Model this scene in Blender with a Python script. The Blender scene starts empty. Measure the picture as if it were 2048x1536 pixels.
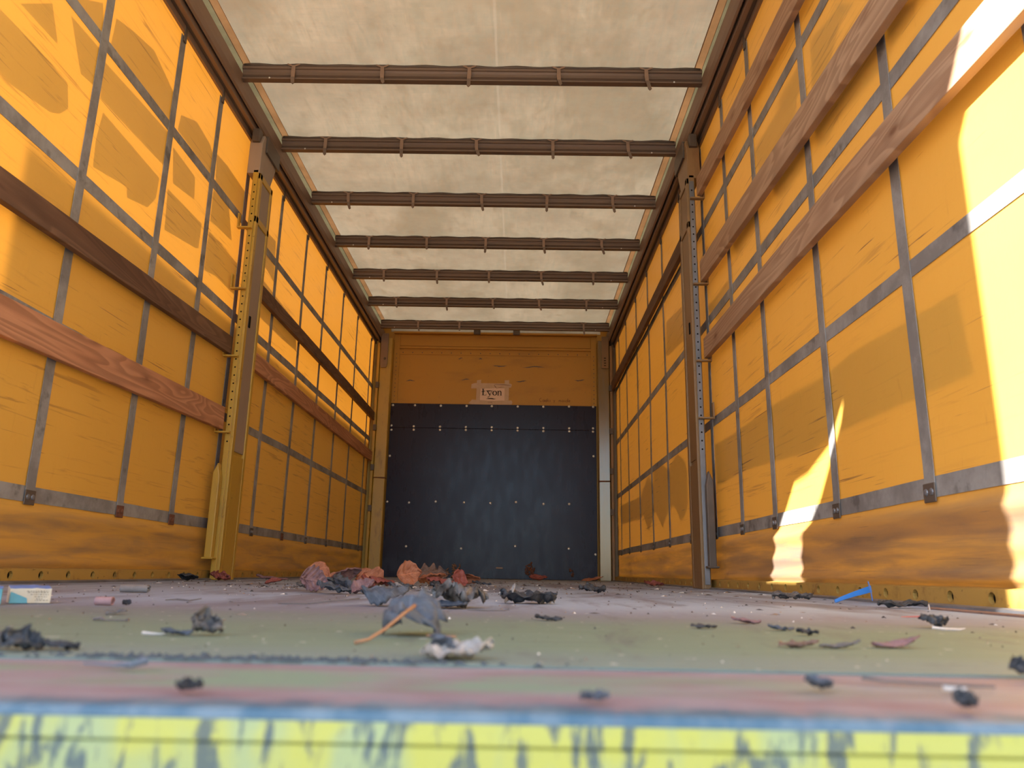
import bpy, bmesh, math, random
from mathutils import Vector, Matrix, Euler, noise as mnoise

S = bpy.context.scene
COL = S.collection
PI = math.pi

# ------------------------------------------------------------------ camera
cam_d = bpy.data.cameras.new('camera')
cam_d.sensor_width = 36.0
cam_d.lens = 1540.55 * 36.0 / 2048.0
cam_d.clip_start = 0.01
cam_d.clip_end = 300
cam_d.dof.use_dof = True
cam_d.dof.focus_distance = 3.6
cam_d.dof.aperture_fstop = 7.6
cam = bpy.data.objects.new('camera', cam_d)
COL.objects.link(cam)
_r = Vector((0.999811625, 0.0075596975, 0.0178763822))
_u = Vector((-0.0155528851, -0.238947083, 0.970908028))
_f = Vector((-0.0116112804, 0.9710031629, 0.2387844964))
cam.matrix_world = Matrix(((_r.x, _u.x, -_f.x, 0.27436), (_r.y, _u.y, -_f.y, 0.0), (_r.z, _u.z, -_f.z, 0.05521), (0, 0, 0, 1)))
S.camera = cam

# ------------------------------------------------------------------ sky, sun, exposure
SUN_DIR = Vector((1.0, 0.487, -0.635)).normalized()
world = bpy.data.worlds.new('sky')
S.world = world
world.use_nodes = True
_wn = world.node_tree
_wn.nodes.clear()
_sky = _wn.nodes.new('ShaderNodeTexSky')
_sky.sky_type = 'NISHITA'
_sky.sun_disc = False
_sky.sun_elevation = math.radians(31)
_sky.sun_rotation = math.atan2(-SUN_DIR.x, -SUN_DIR.y)
_bg = _wn.nodes.new('ShaderNodeBackground')
_bg.inputs['Strength'].default_value = 1.0
_wo = _wn.nodes.new('ShaderNodeOutputWorld')
_wn.links.new(_sky.outputs[0], _bg.inputs[0])
_wn.links.new(_bg.outputs[0], _wo.inputs[0])
sun_d = bpy.data.lights.new('sun', 'SUN')
sun_d.energy = 48.0
sun_d.angle = math.radians(0.53)
sun_d.color = (1.0, 0.95, 0.86)
sun = bpy.data.objects.new('sun', sun_d)
COL.objects.link(sun)
sun.rotation_euler = SUN_DIR.to_track_quat('-Z', 'Y').to_euler()
S.view_settings.view_transform = 'Standard'
S.view_settings.look = 'None'
S.view_settings.gamma = 1.0
S.view_settings.use_curve_mapping = False
S.view_settings.exposure = -0.45
S.cycles.use_denoising = True
S.cycles.max_bounces = 14
S.cycles.diffuse_bounces = 8
S.cycles.glossy_bounces = 4
S.cycles.transmission_bounces = 8
S.cycles.transparent_max_bounces = 12
S.cycles.sample_clamp_indirect = 12.0


# ------------------------------------------------------------------ node helpers
def lin(c):
    def f(v):
        v /= 255.0
        return v / 12.92 if v <= 0.04045 else ((v + 0.055) / 1.055) ** 2.4
    return (f(c[0]), f(c[1]), f(c[2]), 1.0)


class NT:
    def __init__(s, name):
        s.m = bpy.data.materials.new(name)
        s.m.use_nodes = True
        s.t = s.m.node_tree
        s.t.nodes.clear()
        s.out = s.t.nodes.new('ShaderNodeOutputMaterial')
        s._pos = None

    def n(s, t, **kw):
        x = s.t.nodes.new(t)
        for k, v in kw.items():
            setattr(x, k, v)
        return x

    def put(s, sock, v):
        if hasattr(v, 'node'):
            s.t.links.new(v, sock)
        elif v is not None:
            try:
                sock.default_value = v
            except Exception:
                sock.default_value = (v, v, v, 1.0) if not hasattr(v, '__len__') else tuple(v)[:3]

    def pos(s):
        if s._pos is None:
            s._pos = s.n('ShaderNodeNewGeometry').outputs['Position']
        return s._pos

    def xyz(s):
        if not hasattr(s, '_sep'):
            s._sep = s.n('ShaderNodeSeparateXYZ')
            s.put(s._sep.inputs[0], s.pos())
        return s._sep.outputs

    def vec(s, scale=(1, 1, 1), rnd=0.0, off=(0, 0, 0)):
        mp = s.n('ShaderNodeMapping')
        s.put(mp.inputs['Vector'], s.pos())
        mp.inputs['Scale'].default_value = scale
        mp.inputs['Location'].default_value = off
        o = mp.outputs[0]
        if rnd:
            oi = s.n('ShaderNodeObjectInfo')
            mu = s.n('ShaderNodeVectorMath', operation='ADD')
            cb = s.n('ShaderNodeCombineXYZ')
            ml = s.math('MULTIPLY', oi.outputs['Random'], rnd)
            for i in range(3):
                s.put(cb.inputs[i], ml)
            s.put(mu.inputs[0], o)
            s.put(mu.inputs[1], cb.outputs[0])
            o = mu.outputs[0]
        return o

    def noise(s, v=None, scale=5, detail=4, rough=0.55, dist=0.0):
        x = s.n('ShaderNodeTexNoise')
        s.put(x.inputs['Vector'], v if v is not None else s.pos())
        x.inputs['Scale'].default_value = scale
        x.inputs['Detail'].default_value = detail
        x.inputs['Roughness'].default_value = rough
        x.inputs['Distortion'].default_value = dist
        return x.outputs['Fac']

    def ramp(s, v, a, b, lo=0.0, hi=1.0):
        x = s.n('ShaderNodeMapRange')
        x.interpolation_type = 'SMOOTHSTEP'
        s.put(x.inputs[0], v)
        x.inputs[1].default_value = a
        x.inputs[2].default_value = b
        x.inputs[3].default_value = lo
        x.inputs[4].default_value = hi
        return x.outputs[0]

    def math(s, op, a, b=None):
        x = s.n('ShaderNodeMath', operation=op)
        s.put(x.inputs[0], a)
        if b is not None:
            s.put(x.inputs[1], b)
        return x.outputs[0]

    def mix(s, f, a, b, mode='MIX'):
        x = s.n('ShaderNodeMix', data_type='RGBA', blend_type=mode)
        s.put(x.inputs[0], f)
        s.put(x.inputs[6], a)
        s.put(x.inputs[7], b)
        return x.outputs[2]

    def bsdf(s, color, rough=0.6, metal=0.0, spec=0.4, bump=None, bstr=0.2, bdist=0.01, coat=0.0, coatr=0.2):
        p = s.n('ShaderNodeBsdfPrincipled')
        s.put(p.inputs['Base Color'], color)
        s.put(p.inputs['Roughness'], rough)
        s.put(p.inputs['Metallic'], metal)
        p.inputs['Specular IOR Level'].default_value = spec
        p.inputs['Coat Weight'].default_value = coat
        p.inputs['Coat Roughness'].default_value = coatr
        if bump is not None:
            b = s.n('ShaderNodeBump')
            b.inputs['Strength'].default_value = bstr
            b.inputs['Distance'].default_value = bdist
            s.put(b.inputs['Height'], bump)
            s.put(p.inputs['Normal'], b.outputs[0])
        return p.outputs[0]

    def end(s, sh):
        s.t.links.new(sh, s.out.inputs['Surface'])
        return s.m


# ------------------------------------------------------------------ materials
def mat_curtain():
    m = NT('curtain_fabric')
    z = m.xyz()[2]
    # rubbing marks: long scratches that run along the truck
    scr = m.ramp(m.noise(m.vec((1, 1.2, 26)), 2.2, 5, 0.62, 0.6), 0.55, 0.68)
    scr2 = m.ramp(m.noise(m.vec((1, 7, 1.3)), 6.0, 6, 0.7, 0.3), 0.60, 0.78)
    patch = m.ramp(m.noise(m.vec((1, 0.8, 1.1)), 1.4, 3), 0.45, 0.62)
    scr = m.math('MULTIPLY', scr, m.math('ADD', m.math('MULTIPLY', patch, 0.7), 0.15))
    fine = m.ramp(m.noise(m.vec((1, 0.9, 46), off=(0, 2, 1)), 3.0, 3, 0.5, 0.35), 0.655, 0.70)
    pm = m.ramp(m.noise(m.vec((1, 0.7, 1.6), off=(3, 5, 2)), 1.7, 3), 0.47, 0.60)
    fine = m.math('MULTIPLY', fine, pm)
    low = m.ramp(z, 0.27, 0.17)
    grime_n = m.ramp(m.noise(m.vec((3, 0.9, 9)), 2.4, 6, 0.6, 0.5), 0.34, 0.74)
    grime = m.math('MULTIPLY', low, grime_n)
    weave = m.noise(m.vec((1, 120, 10)), 3, 2)
    base = m.mix(m.ramp(m.noise(None, 0.9, 3), 0.3, 0.7), (0.61, 0.36, 0.075, 1), (0.55, 0.315, 0.062, 1))
    base = m.mix(m.math('MULTIPLY', weave, 0.10), base, (0.45, 0.2, 0.02, 1))
    base = m.mix(m.math('MULTIPLY', scr, 0.55), base, (0.20, 0.095, 0.035, 1))
    base = m.mix(m.math('MULTIPLY', scr2, 0.20), base, (0.25, 0.12, 0.03, 1))
    base = m.mix(m.math('MULTIPLY', fine, 0.75), base, (0.13, 0.07, 0.05, 1))
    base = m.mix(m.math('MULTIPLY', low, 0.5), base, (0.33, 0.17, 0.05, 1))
    base = m.mix(m.math('MULTIPLY', grime, 0.70), base, (0.19, 0.135, 0.095, 1))
    rs = m.math('MULTIPLY', m.math('MULTIPLY', low, m.ramp(m.xyz()[0], 0.5, 1.0)), m.ramp(m.noise(m.vec((1, 0.5, 7), off=(0, 3, 5)), 2.0, 5, 0.6, 0.4), 0.30, 0.58))
    base = m.mix(m.math('MULTIPLY', rs, 0.85), base, (0.10, 0.08, 0.075, 1))
    tr = m.mix(m.math('MULTIPLY', scr, 0.75), (0.062, 0.0238, 0.0022, 1), (0.012, 0.0045, 0.0012, 1))
    tr = m.mix(m.math('MULTIPLY', scr2, 0.3), tr, (0.03, 0.010, 0.001, 1))
    tr = m.mix(m.math('MULTIPLY', fine, 0.85), tr, (0.006, 0.002, 0.001, 1))
    tr = m.mix(m.math('MULTIPLY', grime, 0.8), tr, (0.01, 0.004, 0.001, 1))
    p = m.bsdf(base, 0.42, spec=0.35, bump=m.noise(m.vec((1, 3, 3)), 3, 4), bstr=0.15, bdist=0.01)
    t = m.n('ShaderNodeBsdfTranslucent')
    m.put(t.inputs['Color'], tr)
    a = m.n('ShaderNodeAddShader')
    m.put(a.inputs[0], p)
    m.put(a.inputs[1], t.outputs[0])
    return m.end(a.outputs[0])


def mat_print():
    # ink on the outside of the tarpaulin: dims the daylight that soaks through
    m = NT('printed_ink')
    n = m.noise(None, 9, 4)
    t = m.n('ShaderNodeBsdfTransparent')
    m.put(t.inputs[0], m.mix(n, (0.36, 0.42, 0.62, 1), (0.30, 0.35, 0.52, 1)))
    d = m.n('ShaderNodeBsdfDiffuse')
    m.put(d.inputs[0], (0.4, 0.05, 0.03, 1))
    x = m.n('ShaderNodeMixShader')
    m.put(x.inputs[0], 0.18)
    m.put(x.inputs[1], t.outputs[0])
    m.put(x.inputs[2], d.outputs[0])
    return m.end(x.outputs[0])


def mat_strap():
    m = NT('grey_webbing')
    n = m.noise(m.vec((40, 40, 40)), 3, 3)
    w = m.ramp(m.noise(None, 7, 5, 0.65), 0.35, 0.7)
    c = m.mix(w, (0.20, 0.19, 0.185, 1), (0.32, 0.315, 0.31, 1))
    c = m.mix(m.math('MULTIPLY', m.ramp(m.noise(m.vec((1, 2, 2)), 5, 4), 0.58, 0.7), 0.5), c, (0.05, 0.04, 0.035, 1))
    return m.end(m.bsdf(c, 0.75, spec=0.25, bump=n, bstr=0.3, bdist=0.002))


def mat_wood(name, c1, c2, ck):
    m = NT(name)
    v = m.vec((6, 0.55, 9), rnd=13.0)
    fld = m.noise(m.vec((0.3, 0.55, 5.5), rnd=13.0), 1.5, 2, 0.45, 0.5)
    fr = m.math('FRACT', m.math('MULTIPLY', fld, 15.0))
    ln = m.math('MULTIPLY', m.ramp(fr, 0.0, 0.75), m.ramp(fr, 1.0, 0.85))
    tone = m.noise(m.vec((1, 0.6, 5), rnd=4.0), 2.0, 4, 0.6)
    c = m.mix(m.ramp(tone, 0.3, 0.7), c1, c2)
    c = m.mix(m.math('MULTIPLY', ln, 0.38), c, ck)
    vo = m.n('ShaderNodeTexVoronoi')
    m.put(vo.inputs['Vector'], m.vec((0.1, 2.6, 7.0), rnd=7.0))
    vo.inputs['Scale'].default_value = 1.2
    kn = m.ramp(vo.outputs['Distance'], 0.12, 0.03)
    kr = m.ramp(vo.outputs['Distance'], 0.22, 0.10)
    c = m.mix(m.math('MULTIPLY', kr, 0.25), c, ck)
    c = m.mix(m.math('MULTIPLY', kn, 0.8), c, ck)
    fine = m.noise(m.vec((60, 1.5, 90), rnd=3), 3, 3)
    c = m.mix(m.math('MULTIPLY', fine, 0.14), c, ck)
    return m.end(m.bsdf(c, 0.7, spec=0.25, bump=fine, bstr=0.25, bdist=0.002))


def mat_paint(name, c, c2, rust=0.35, rough=0.45, spec=0.5, scale=6, vert=True):
    m = NT(name)
    w = m.ramp(m.noise(m.vec((2, 2, 0.6) if vert else (0.6, 2, 2)), scale, 6, 0.65), 0.52, 0.72)
    b = m.mix(m.noise(None, 2.5, 3), c, c2)
    b = m.mix(m.math('MULTIPLY', w, rust), b, (0.13, 0.055, 0.025, 1))
    sp = m.ramp(m.noise(None, 45, 3, 0.6), 0.66, 0.72)
    b = m.mix(m.math('MULTIPLY', sp, rust), b, (0.035, 0.025, 0.02, 1))
    return m.end(m.bsdf(b, rough, spec=spec, bump=m.noise(None, 30, 3), bstr=0.08, bdist=0.004))


def mat_metal(name, c, c2, rough=0.5, metal=0.3, scale=5, stretch=(1, 0.15, 1)):
    m = NT(name)
    n = m.noise(m.vec(stretch), scale, 5, 0.6)
    b = m.mix(m.ramp(n, 0.3, 0.7), c, c2)
    return m.end(m.bsdf(b, rough, metal, spec=0.4, bump=m.noise(None, 60, 2), bstr=0.05, bdist=0.002))


def flat(name, c, rough=0.6, metal=0.0, spec=0.4, var=0.25, scale=20):
    m = NT(name)
    n = m.noise(None, scale, 4)
    d = tuple(x * (1 - var) for x in c[:3]) + (1,)
    return m.end(m.bsdf(m.mix(n, d, c), rough, metal, spec))


def mat_roof():
    m = NT('roof_tarpaulin')
    n1 = m.ramp(m.noise(m.vec((1, 1, 1)), 1.6, 6, 0.65), 0.30, 0.68)
    n2 = m.ramp(m.noise(m.vec((1.5, 0.8, 1)), 3.2, 7, 0.7), 0.52, 0.70)
    wv = m.noise(m.vec((160, 8, 1)), 1, 2)
    wv2 = m.noise(m.vec((8, 160, 1)), 1, 2)
    th = m.math('ADD', m.math('MULTIPLY', wv, 0.5), m.math('MULTIPLY', wv2, 0.5))
    c = m.mix(n1, (0.056, 0.0405, 0.0255, 1), (0.074, 0.056, 0.036, 1))
    n3 = m.ramp(m.noise(m.vec((1.2, 0.7, 1), off=(5, 2, 0)), 1.1, 7, 0.72, 0.4), 0.46, 0.62)
    c = m.mix(m.math('MULTIPLY', n3, 0.62), c, (0.037, 0.026, 0.0145, 1))
    c = m.mix(m.math('MULTIPLY', n2, 0.45), c, (0.038, 0.027, 0.014, 1))
    c = m.mix(m.ramp(th, 0.38, 0.62, 0.0, 0.5), c, (0.034, 0.037, 0.026, 1))
    mid = m.ramp(m.noise(m.vec((2.2, 0.8, 1), off=(1, 4, 0)), 9, 6, 0.75), 0.45, 0.70)
    c = m.mix(m.math('MULTIPLY', mid, 0.40), c, (0.036, 0.026, 0.016, 1))
    xs = m.xyz()[0]
    sl = m.math('MULTIPLY', m.ramp(xs, 0.120, 0.124), m.ramp(xs, 0.136, 0.132))
    c = m.mix(m.math('MULTIPLY', sl, 0.35), c, (0.075, 0.060, 0.042, 1))
    t = m.n('ShaderNodeBsdfTranslucent')
    m.put(t.inputs[0], c)
    p = m.bsdf(m.mix(n1, (0.30, 0.25, 0.19, 1), (0.38, 0.33, 0.26, 1)), 0.6, spec=0.3, bump=th, bstr=0.15, bdist=0.003)
    a = m.n('ShaderNodeAddShader')
    m.put(a.inputs[0], p)
    m.put(a.inputs[1], t.outputs[0])
    return m.end(a.outputs[0])


def mat_transl(name, c, t, rough=0.6):
    m = NT(name)
    n = m.ramp(m.noise(None, 6, 5), 0.3, 0.7)
    b = m.n('ShaderNodeBsdfTranslucent')
    m.put(b.inputs[0], m.mix(n, tuple(x * 0.7 for x in t[:3]) + (1,), t))
    a = m.n('ShaderNodeAddShader')
    m.put(a.inputs[0], m.bsdf(m.mix(n, tuple(x * 0.7 for x in c[:3]) + (1,), c), rough))
    m.put(a.inputs[1], b.outputs[0])
    return m.end(a.outputs[0])


def mat_floor():
    m = NT('worn_plywood_floor')
    x, y, z = m.xyz()
    big = m.noise(m.vec((0.9, 1.3, 1)), 1.6, 5, 0.6)
    grain = m.noise(m.vec((0.8, 9, 1)), 6, 5, 0.6)
    green = m.ramp(m.math('ADD', y, m.math('MULTIPLY', big, 0.5)), 1.45, 1.02)
    c = m.mix(big, (0.125, 0.125, 0.155, 1), (0.20, 0.205, 0.255, 1))
    c = m.mix(green, c, m.mix(grain, (0.105, 0.150, 0.105, 1), (0.160, 0.208, 0.165, 1)))
    dust_or_sheen = m.ramp(m.noise(m.vec((2.2, 0.55, 1), off=(3, 1, 0)), 2.1, 7, 0.68, 0.6), 0.37, 0.55)
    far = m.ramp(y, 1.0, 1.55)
    c = m.mix(m.math('MULTIPLY', m.math('MULTIPLY', dust_or_sheen, far), 0.88), c, (0.29, 0.365, 0.49, 1))
    front = m.ramp(m.math('ADD', y, m.math('MULTIPLY', grain, 0.05)), 0.66, 0.56)
    c = m.mix(m.math('MULTIPLY', front, 0.45), c, (0.15, 0.185, 0.20, 1))
    line = m.ramp(m.noise(m.vec((0.5, 16, 1)), 4, 4, 0.5, 0.4), 0.66, 0.72)
    c = m.mix(m.math('MULTIPLY', line, 0.5), c, (0.07, 0.065, 0.06, 1))
    blot = m.ramp(m.noise(m.vec((7, 1.6, 1), off=(1, 7, 0)), 2.0, 6, 0.7, 0.5), 0.54, 0.68)
    c = m.mix(m.math('MULTIPLY', blot, 0.5), c, (0.085, 0.085, 0.095, 1))
    speck = m.ramp(m.noise(None, 55, 3, 0.6), 0.66, 0.73)
    c = m.mix(m.math('MULTIPLY', speck, 0.7), c, (0.06, 0.05, 0.045, 1))
    lite = m.ramp(m.noise(m.vec((1, 1, 1), off=(9, 4, 1)), 70, 2, 0.5), 0.70, 0.74)
    c = m.mix(m.math('MULTIPLY', lite, 0.7), c, (0.6, 0.58, 0.55, 1))
    return m.end(m.bsdf(c, 0.62, spec=0.35, bump=m.math('ADD', grain, speck), bstr=0.25, bdist=0.003))


def mat_sill_top():
    m = NT('worn_red_sill_paint')
    x, y, z = m.xyz()
    n = m.noise(m.vec((4, 14, 4)), 3, 5, 0.65)
    n2 = m.noise(m.vec((3, 5, 3), off=(4, 2, 0)), 3.3, 4, 0.6)
    c = m.mix(m.ramp(n, 0.3, 0.7), (0.18, 0.115, 0.135, 1), (0.235, 0.205, 0.235, 1))
    mid = m.math('MULTIPLY', m.ramp(y, 0.385, 0.42), m.ramp(y, 0.492, 0.455))
    left = m.ramp(x, 0.62, 0.22)
    c = m.mix(m.math('MULTIPLY', m.math('MULTIPLY', m.ramp(n2, 0.30, 0.6), mid), m.math('ADD', m.math('MULTIPLY', left, 0.85), 0.1)), c, (0.15, 0.225, 0.165, 1))
    # bare scuffed steel where loads slide over the edge
    edge = m.ramp(m.math('ADD', y, m.math('MULTIPLY', m.noise(m.vec((18, 6, 3)), 2, 5, 0.7), 0.06)), 0.408, 0.380)
    c = m.mix(edge, c, m.mix(m.ramp(m.noise(m.vec((14, 8, 8)), 3, 4), 0.35, 0.65), (0.045, 0.10, 0.15, 1), (0.12, 0.17, 0.21, 1)))
    return m.end(m.bsdf(c, 0.5, spec=0.4, bump=n, bstr=0.2, bdist=0.002))


def mat_sill_front():
    m = NT('scuffed_yellow_sill_paint')
    x, y, z = m.xyz()
    v = m.vec((46, 1, 14))
    st = m.ramp(m.noise(v, 2.4, 4, 0.6, 0.3), 0.50, 0.60)
    st2 = m.ramp(m.noise(m.vec((16, 1, 9), off=(2, 0, 0)), 1.5, 4, 0.5), 0.45, 0.62)
    c = m.mix(m.noise(m.vec((6, 6, 30)), 2, 3), (0.385, 0.37, 0.045, 1), (0.36, 0.36, 0.10, 1))
    c = m.mix(m.math('MULTIPLY', st2, 0.55), c, (0.20, 0.29, 0.22, 1))
    c = m.mix(m.math('MULTIPLY', st, 0.85), c, (0.04, 0.065, 0.095, 1))
    low = m.ramp(m.math('ADD', z, m.math('MULTIPLY', m.noise(m.vec((5, 1, 1)), 3, 3), 0.02)), -0.018, -0.026)
    c = m.mix(m.math('MULTIPLY', low, 0.35), c, (0.20, 0.18, 0.17, 1))
    return m.end(m.bsdf(c, 0.45, spec=0.4))


def mat_plywood():
    m = NT('dark_coated_plywood')
    x, y, z = m.xyz()
    st = m.ramp(m.noise(m.vec((14, 1, 0.8)), 2, 5, 0.6), 0.5, 0.75)
    n = m.noise(None, 3, 5)
    c = m.mix(n, (0.018, 0.0075, 0.0145, 1), (0.024, 0.011, 0.020, 1))
    c = m.mix(m.math('MULTIPLY', st, 0.35), c, (0.015, 0.014, 0.030, 1))
    dust_or_sheen = m.ramp(z, 0.35, 0.02)  # bluish tint towards the bottom, paints in the sky's reflection
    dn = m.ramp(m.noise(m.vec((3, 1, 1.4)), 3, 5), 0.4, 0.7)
    c = m.mix(m.math('MULTIPLY', m.math('MULTIPLY', dust_or_sheen, dn), 0.35), c, (0.08, 0.10, 0.14, 1))
    sc = m.ramp(m.noise(m.vec((2.5, 1, 30)), 3, 5, 0.6), 0.70, 0.76)
    c = m.mix(m.math('MULTIPLY', sc, 0.35), c, (0.10, 0.10, 0.11, 1))
    r = m.ramp(m.noise(m.vec((6, 1, 2)), 2.5, 4), 0.2, 0.8, 0.25, 0.33)
    sh = m.bsdf(c, r, spec=0.28)
    sh.node.inputs['Specular Tint'].default_value = (0.62, 0.78, 1.0, 1)
    return m.end(sh)


def mat_leaf(name, c1, c2, dark, tr=0.25):
    m = NT(name)
    oi = m.n('ShaderNodeTexCoord').outputs['UV']
    sep = m.n('ShaderNodeSeparateXYZ')
    m.put(sep.inputs[0], oi)
    av = m.math('ABSOLUTE', m.math('SUBTRACT', sep.outputs[1], 0.5))
    k = m.math('SUBTRACT', m.math('MULTIPLY', sep.outputs[0], 9.0), m.math('MULTIPLY', av, 7.0))
    fr = m.math('ABSOLUTE', m.math('SUBTRACT', m.math('FRACT', k), 0.5))
    vein = m.math('MAXIMUM', m.ramp(fr, 0.07, 0.0), m.ramp(av, 0.025, 0.005))
    n = m.noise(m.vec((1, 1, 1), rnd=9), 55, 5, 0.65)
    c = m.mix(m.ramp(n, 0.3, 0.7), c1, c2)
    c = m.mix(m.ramp(m.noise(m.vec((1, 1, 1), rnd=5), 22, 4), 0.55, 0.72), c, dark)
    c = m.mix(m.math('MULTIPLY', vein, 0.45), c, tuple(min(1, x * 1.9) for x in c2[:3]) + (1,))
    p = m.bsdf(c, 0.6, spec=0.35, bump=m.math('ADD', m.math('MULTIPLY', vein, 0.6), n), bstr=0.5, bdist=0.002)
    t = m.n('ShaderNodeBsdfTranslucent')
    m.put(t.inputs[0], c)
    x = m.n('ShaderNodeMixShader')
    m.put(x.inputs[0], tr)
    m.put(x.inputs[1], p)
    m.put(x.inputs[2], t.outputs[0])
    return m.end(x.outputs[0])


def mat_crumbs():
    m = NT('crumb_dirt')
    vo = m.n('ShaderNodeTexVoronoi')
    vo.inputs['Scale'].default_value = 40
    m.put(vo.inputs['Vector'], m.pos())
    sp = m.n('ShaderNodeSeparateXYZ')
    m.put(sp.inputs[0], vo.outputs['Color'])
    c = m.mix(m.ramp(sp.outputs[0], 0.5, 0.95), (0.045, 0.038, 0.035, 1), (0.22, 0.15, 0.11, 1))
    c = m.mix(m.ramp(sp.outputs[1], 0.82, 0.9), c, (0.55, 0.52, 0.48, 1))
    return m.end(m.bsdf(c, 0.8))


M = {}
M['curtain'] = mat_curtain()
M['print'] = mat_print()
M['strap'] = mat_strap()
M['wood_light'] = mat_wood('reddish_pine', (0.60, 0.31, 0.175, 1), (0.47, 0.22, 0.115, 1), (0.13, 0.05, 0.025, 1))
M['wood_pale'] = mat_wood('pale_pine', (0.50, 0.35, 0.235, 1), (0.42, 0.27, 0.175, 1), (0.16, 0.075, 0.04, 1))
M['wood_dark'] = mat_wood('weathered_brown_wood', (0.20, 0.115, 0.07, 1), (0.135, 0.07, 0.042, 1), (0.05, 0.028, 0.02, 1))
M['yellow'] = mat_paint('yellow_post_paint', (0.50, 0.30, 0.035, 1), (0.42, 0.26, 0.04, 1), 0.5)
M['yellow_wall'] = mat_paint('yellow_wall_paint', (0.50, 0.25, 0.025, 1), (0.44, 0.21, 0.025, 1), 0.22, 0.5, 0.4, 3, False)
M['rail'] = mat_metal('dull_brown_aluminium', (0.20, 0.135, 0.10, 1), (0.26, 0.18, 0.13, 1), 0.5, 0.25)
M['track'] = mat_metal('dark_track', (0.09, 0.07, 0.055, 1), (0.13, 0.10, 0.08, 1), 0.5, 0.2)
M['bow'] = mat_metal('bow_aluminium', (0.15, 0.105, 0.078, 1), (0.21, 0.15, 0.112, 1), 0.5, 0.25, 5, (0.15, 1, 1))
M['hook'] = flat('hook_steel', (0.36, 0.24, 0.17, 1), 0.55, 0.3, var=0.4)
M['web'] = mat_metal('grey_brown_web', (0.27, 0.205, 0.16, 1), (0.33, 0.26, 0.205, 1), 0.55, 0.1, 3, (1, 1, 0.2))
M['galv'] = mat_metal('galvanised_strip', (0.15, 0.15, 0.16, 1), (0.24, 0.24, 0.26, 1), 0.45, 0.4, 8, (1, 1, 0.5))
M['hole'] = flat('hole_shade_paint', (0.012, 0.010, 0.009, 1), 0.9, spec=0.1)  # near black, paints the shade inside holes and slots
M['rust'] = flat('rusty_steel', (0.21, 0.085, 0.05, 1), 0.8, var=0.6, scale=60)
M['roof'] = mat_roof()
M['edge_tape'] = mat_transl('tan_edge_tape', (0.36, 0.20, 0.10, 1), (0.052, 0.026, 0.010, 1))
M['seam'] = mat_transl('seam_cloth', (0.42, 0.36, 0.28, 1), (0.078, 0.062, 0.040, 1))
M['edge_green'] = mat_transl('greenish_edge_film', (0.26, 0.24, 0.16, 1), (0.034, 0.028, 0.014, 1), 0.95)
M['floor'] = mat_floor()
M['sill_top'] = mat_sill_top()
M['sill_front'] = mat_sill_front()
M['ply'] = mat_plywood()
M['rivet'] = flat('rivet_aluminium', (0.75, 0.74, 0.72, 1), 0.35, 0.5, var=0.1)
M['paper'] = flat('aged_paper', (0.80, 0.58, 0.45, 1), 0.8, spec=0.2, var=0.12, scale=14)
M['tape'] = flat('brown_masking_tape', (0.62, 0.42, 0.27, 1), 0.55, var=0.25, scale=30)
M['ink'] = flat('black_ink', (0.025, 0.012, 0.01, 1), 0.7, spec=0.2)
M['pencil'] = flat('brown_marker', (0.22, 0.09, 0.03, 1), 0.7, spec=0.2)
M['base_rail'] = mat_paint('dirty_yellow_base_rail', (0.46, 0.27, 0.05, 1), (0.34, 0.22, 0.07, 1), 0.6, 0.6, 0.3, 8, False)
M['leaf_slate'] = mat_leaf('slate_grey_leaf', (0.060, 0.070, 0.090, 1), (0.110, 0.125, 0.155, 1), (0.035, 0.035, 0.045, 1))
M['leaf_grey'] = mat_leaf('grey_leaf', (0.13, 0.12, 0.115, 1), (0.21, 0.19, 0.18, 1), (0.06, 0.055, 0.055, 1))
M['leaf_orange'] = mat_leaf('orange_brown_leaf', (0.40, 0.15, 0.08, 1), (0.52, 0.23, 0.13, 1), (0.26, 0.09, 0.05, 1))
M['leaf_red'] = mat_leaf('red_brown_leaf', (0.27, 0.075, 0.06, 1), (0.38, 0.12, 0.10, 1), (0.14, 0.04, 0.04, 1))
M['leaf_purple'] = mat_leaf('purple_brown_leaf', (0.21, 0.11, 0.115, 1), (0.30, 0.18, 0.18, 1), (0.11, 0.06, 0.07, 1))
M['leaf_pale'] = mat_leaf('pale_leaf', (0.34, 0.30, 0.27, 1), (0.46, 0.42, 0.39, 1), (0.16, 0.15, 0.16, 1))
M['leaf_black'] = mat_leaf('black_rotten_leaf', (0.030, 0.030, 0.035, 1), (0.075, 0.08, 0.09, 1), (0.015, 0.015, 0.018, 1))
M['leaf_brown'] = mat_leaf('brown_leaf', (0.17, 0.10, 0.075, 1), (0.25, 0.155, 0.12, 1), (0.08, 0.045, 0.035, 1))
M['stem'] = flat('dry_stem', (0.36, 0.18, 0.09, 1), 0.7, var=0.4, scale=90)
M['twig'] = flat('grey_twig', (0.16, 0.135, 0.125, 1), 0.8, var=0.5, scale=90)
M['crumbs'] = mat_crumbs()
M['card_white'] = flat('cream_card', (0.62, 0.55, 0.42, 1), 0.7, var=0.3, scale=60)
M['card_blue'] = flat('blue_card', (0.10, 0.22, 0.55, 1), 0.5, var=0.3, scale=40)
M['card_teal'] = flat('teal_card', (0.12, 0.36, 0.44, 1), 0.5, var=0.4, scale=40)
M['blue_plastic'] = flat('blue_plastic', (0.03, 0.20, 0.62, 1), 0.35, var=0.15)
M['dirt'] = flat('bluish_grey_muck', (0.07, 0.085, 0.10, 1), 0.85, var=0.6, scale=70)
M['asphalt'] = flat('yard_ground', (0.34, 0.32, 0.30, 1), 0.9, spec=0.2, var=0.2, scale=2)
M['helper_wall'] = flat('pale_helper_wall', (0.70, 0.68, 0.64, 1), 0.8, spec=0.2, var=0.1, scale=1)  # only for the added sun blockers and bounce wall


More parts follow.
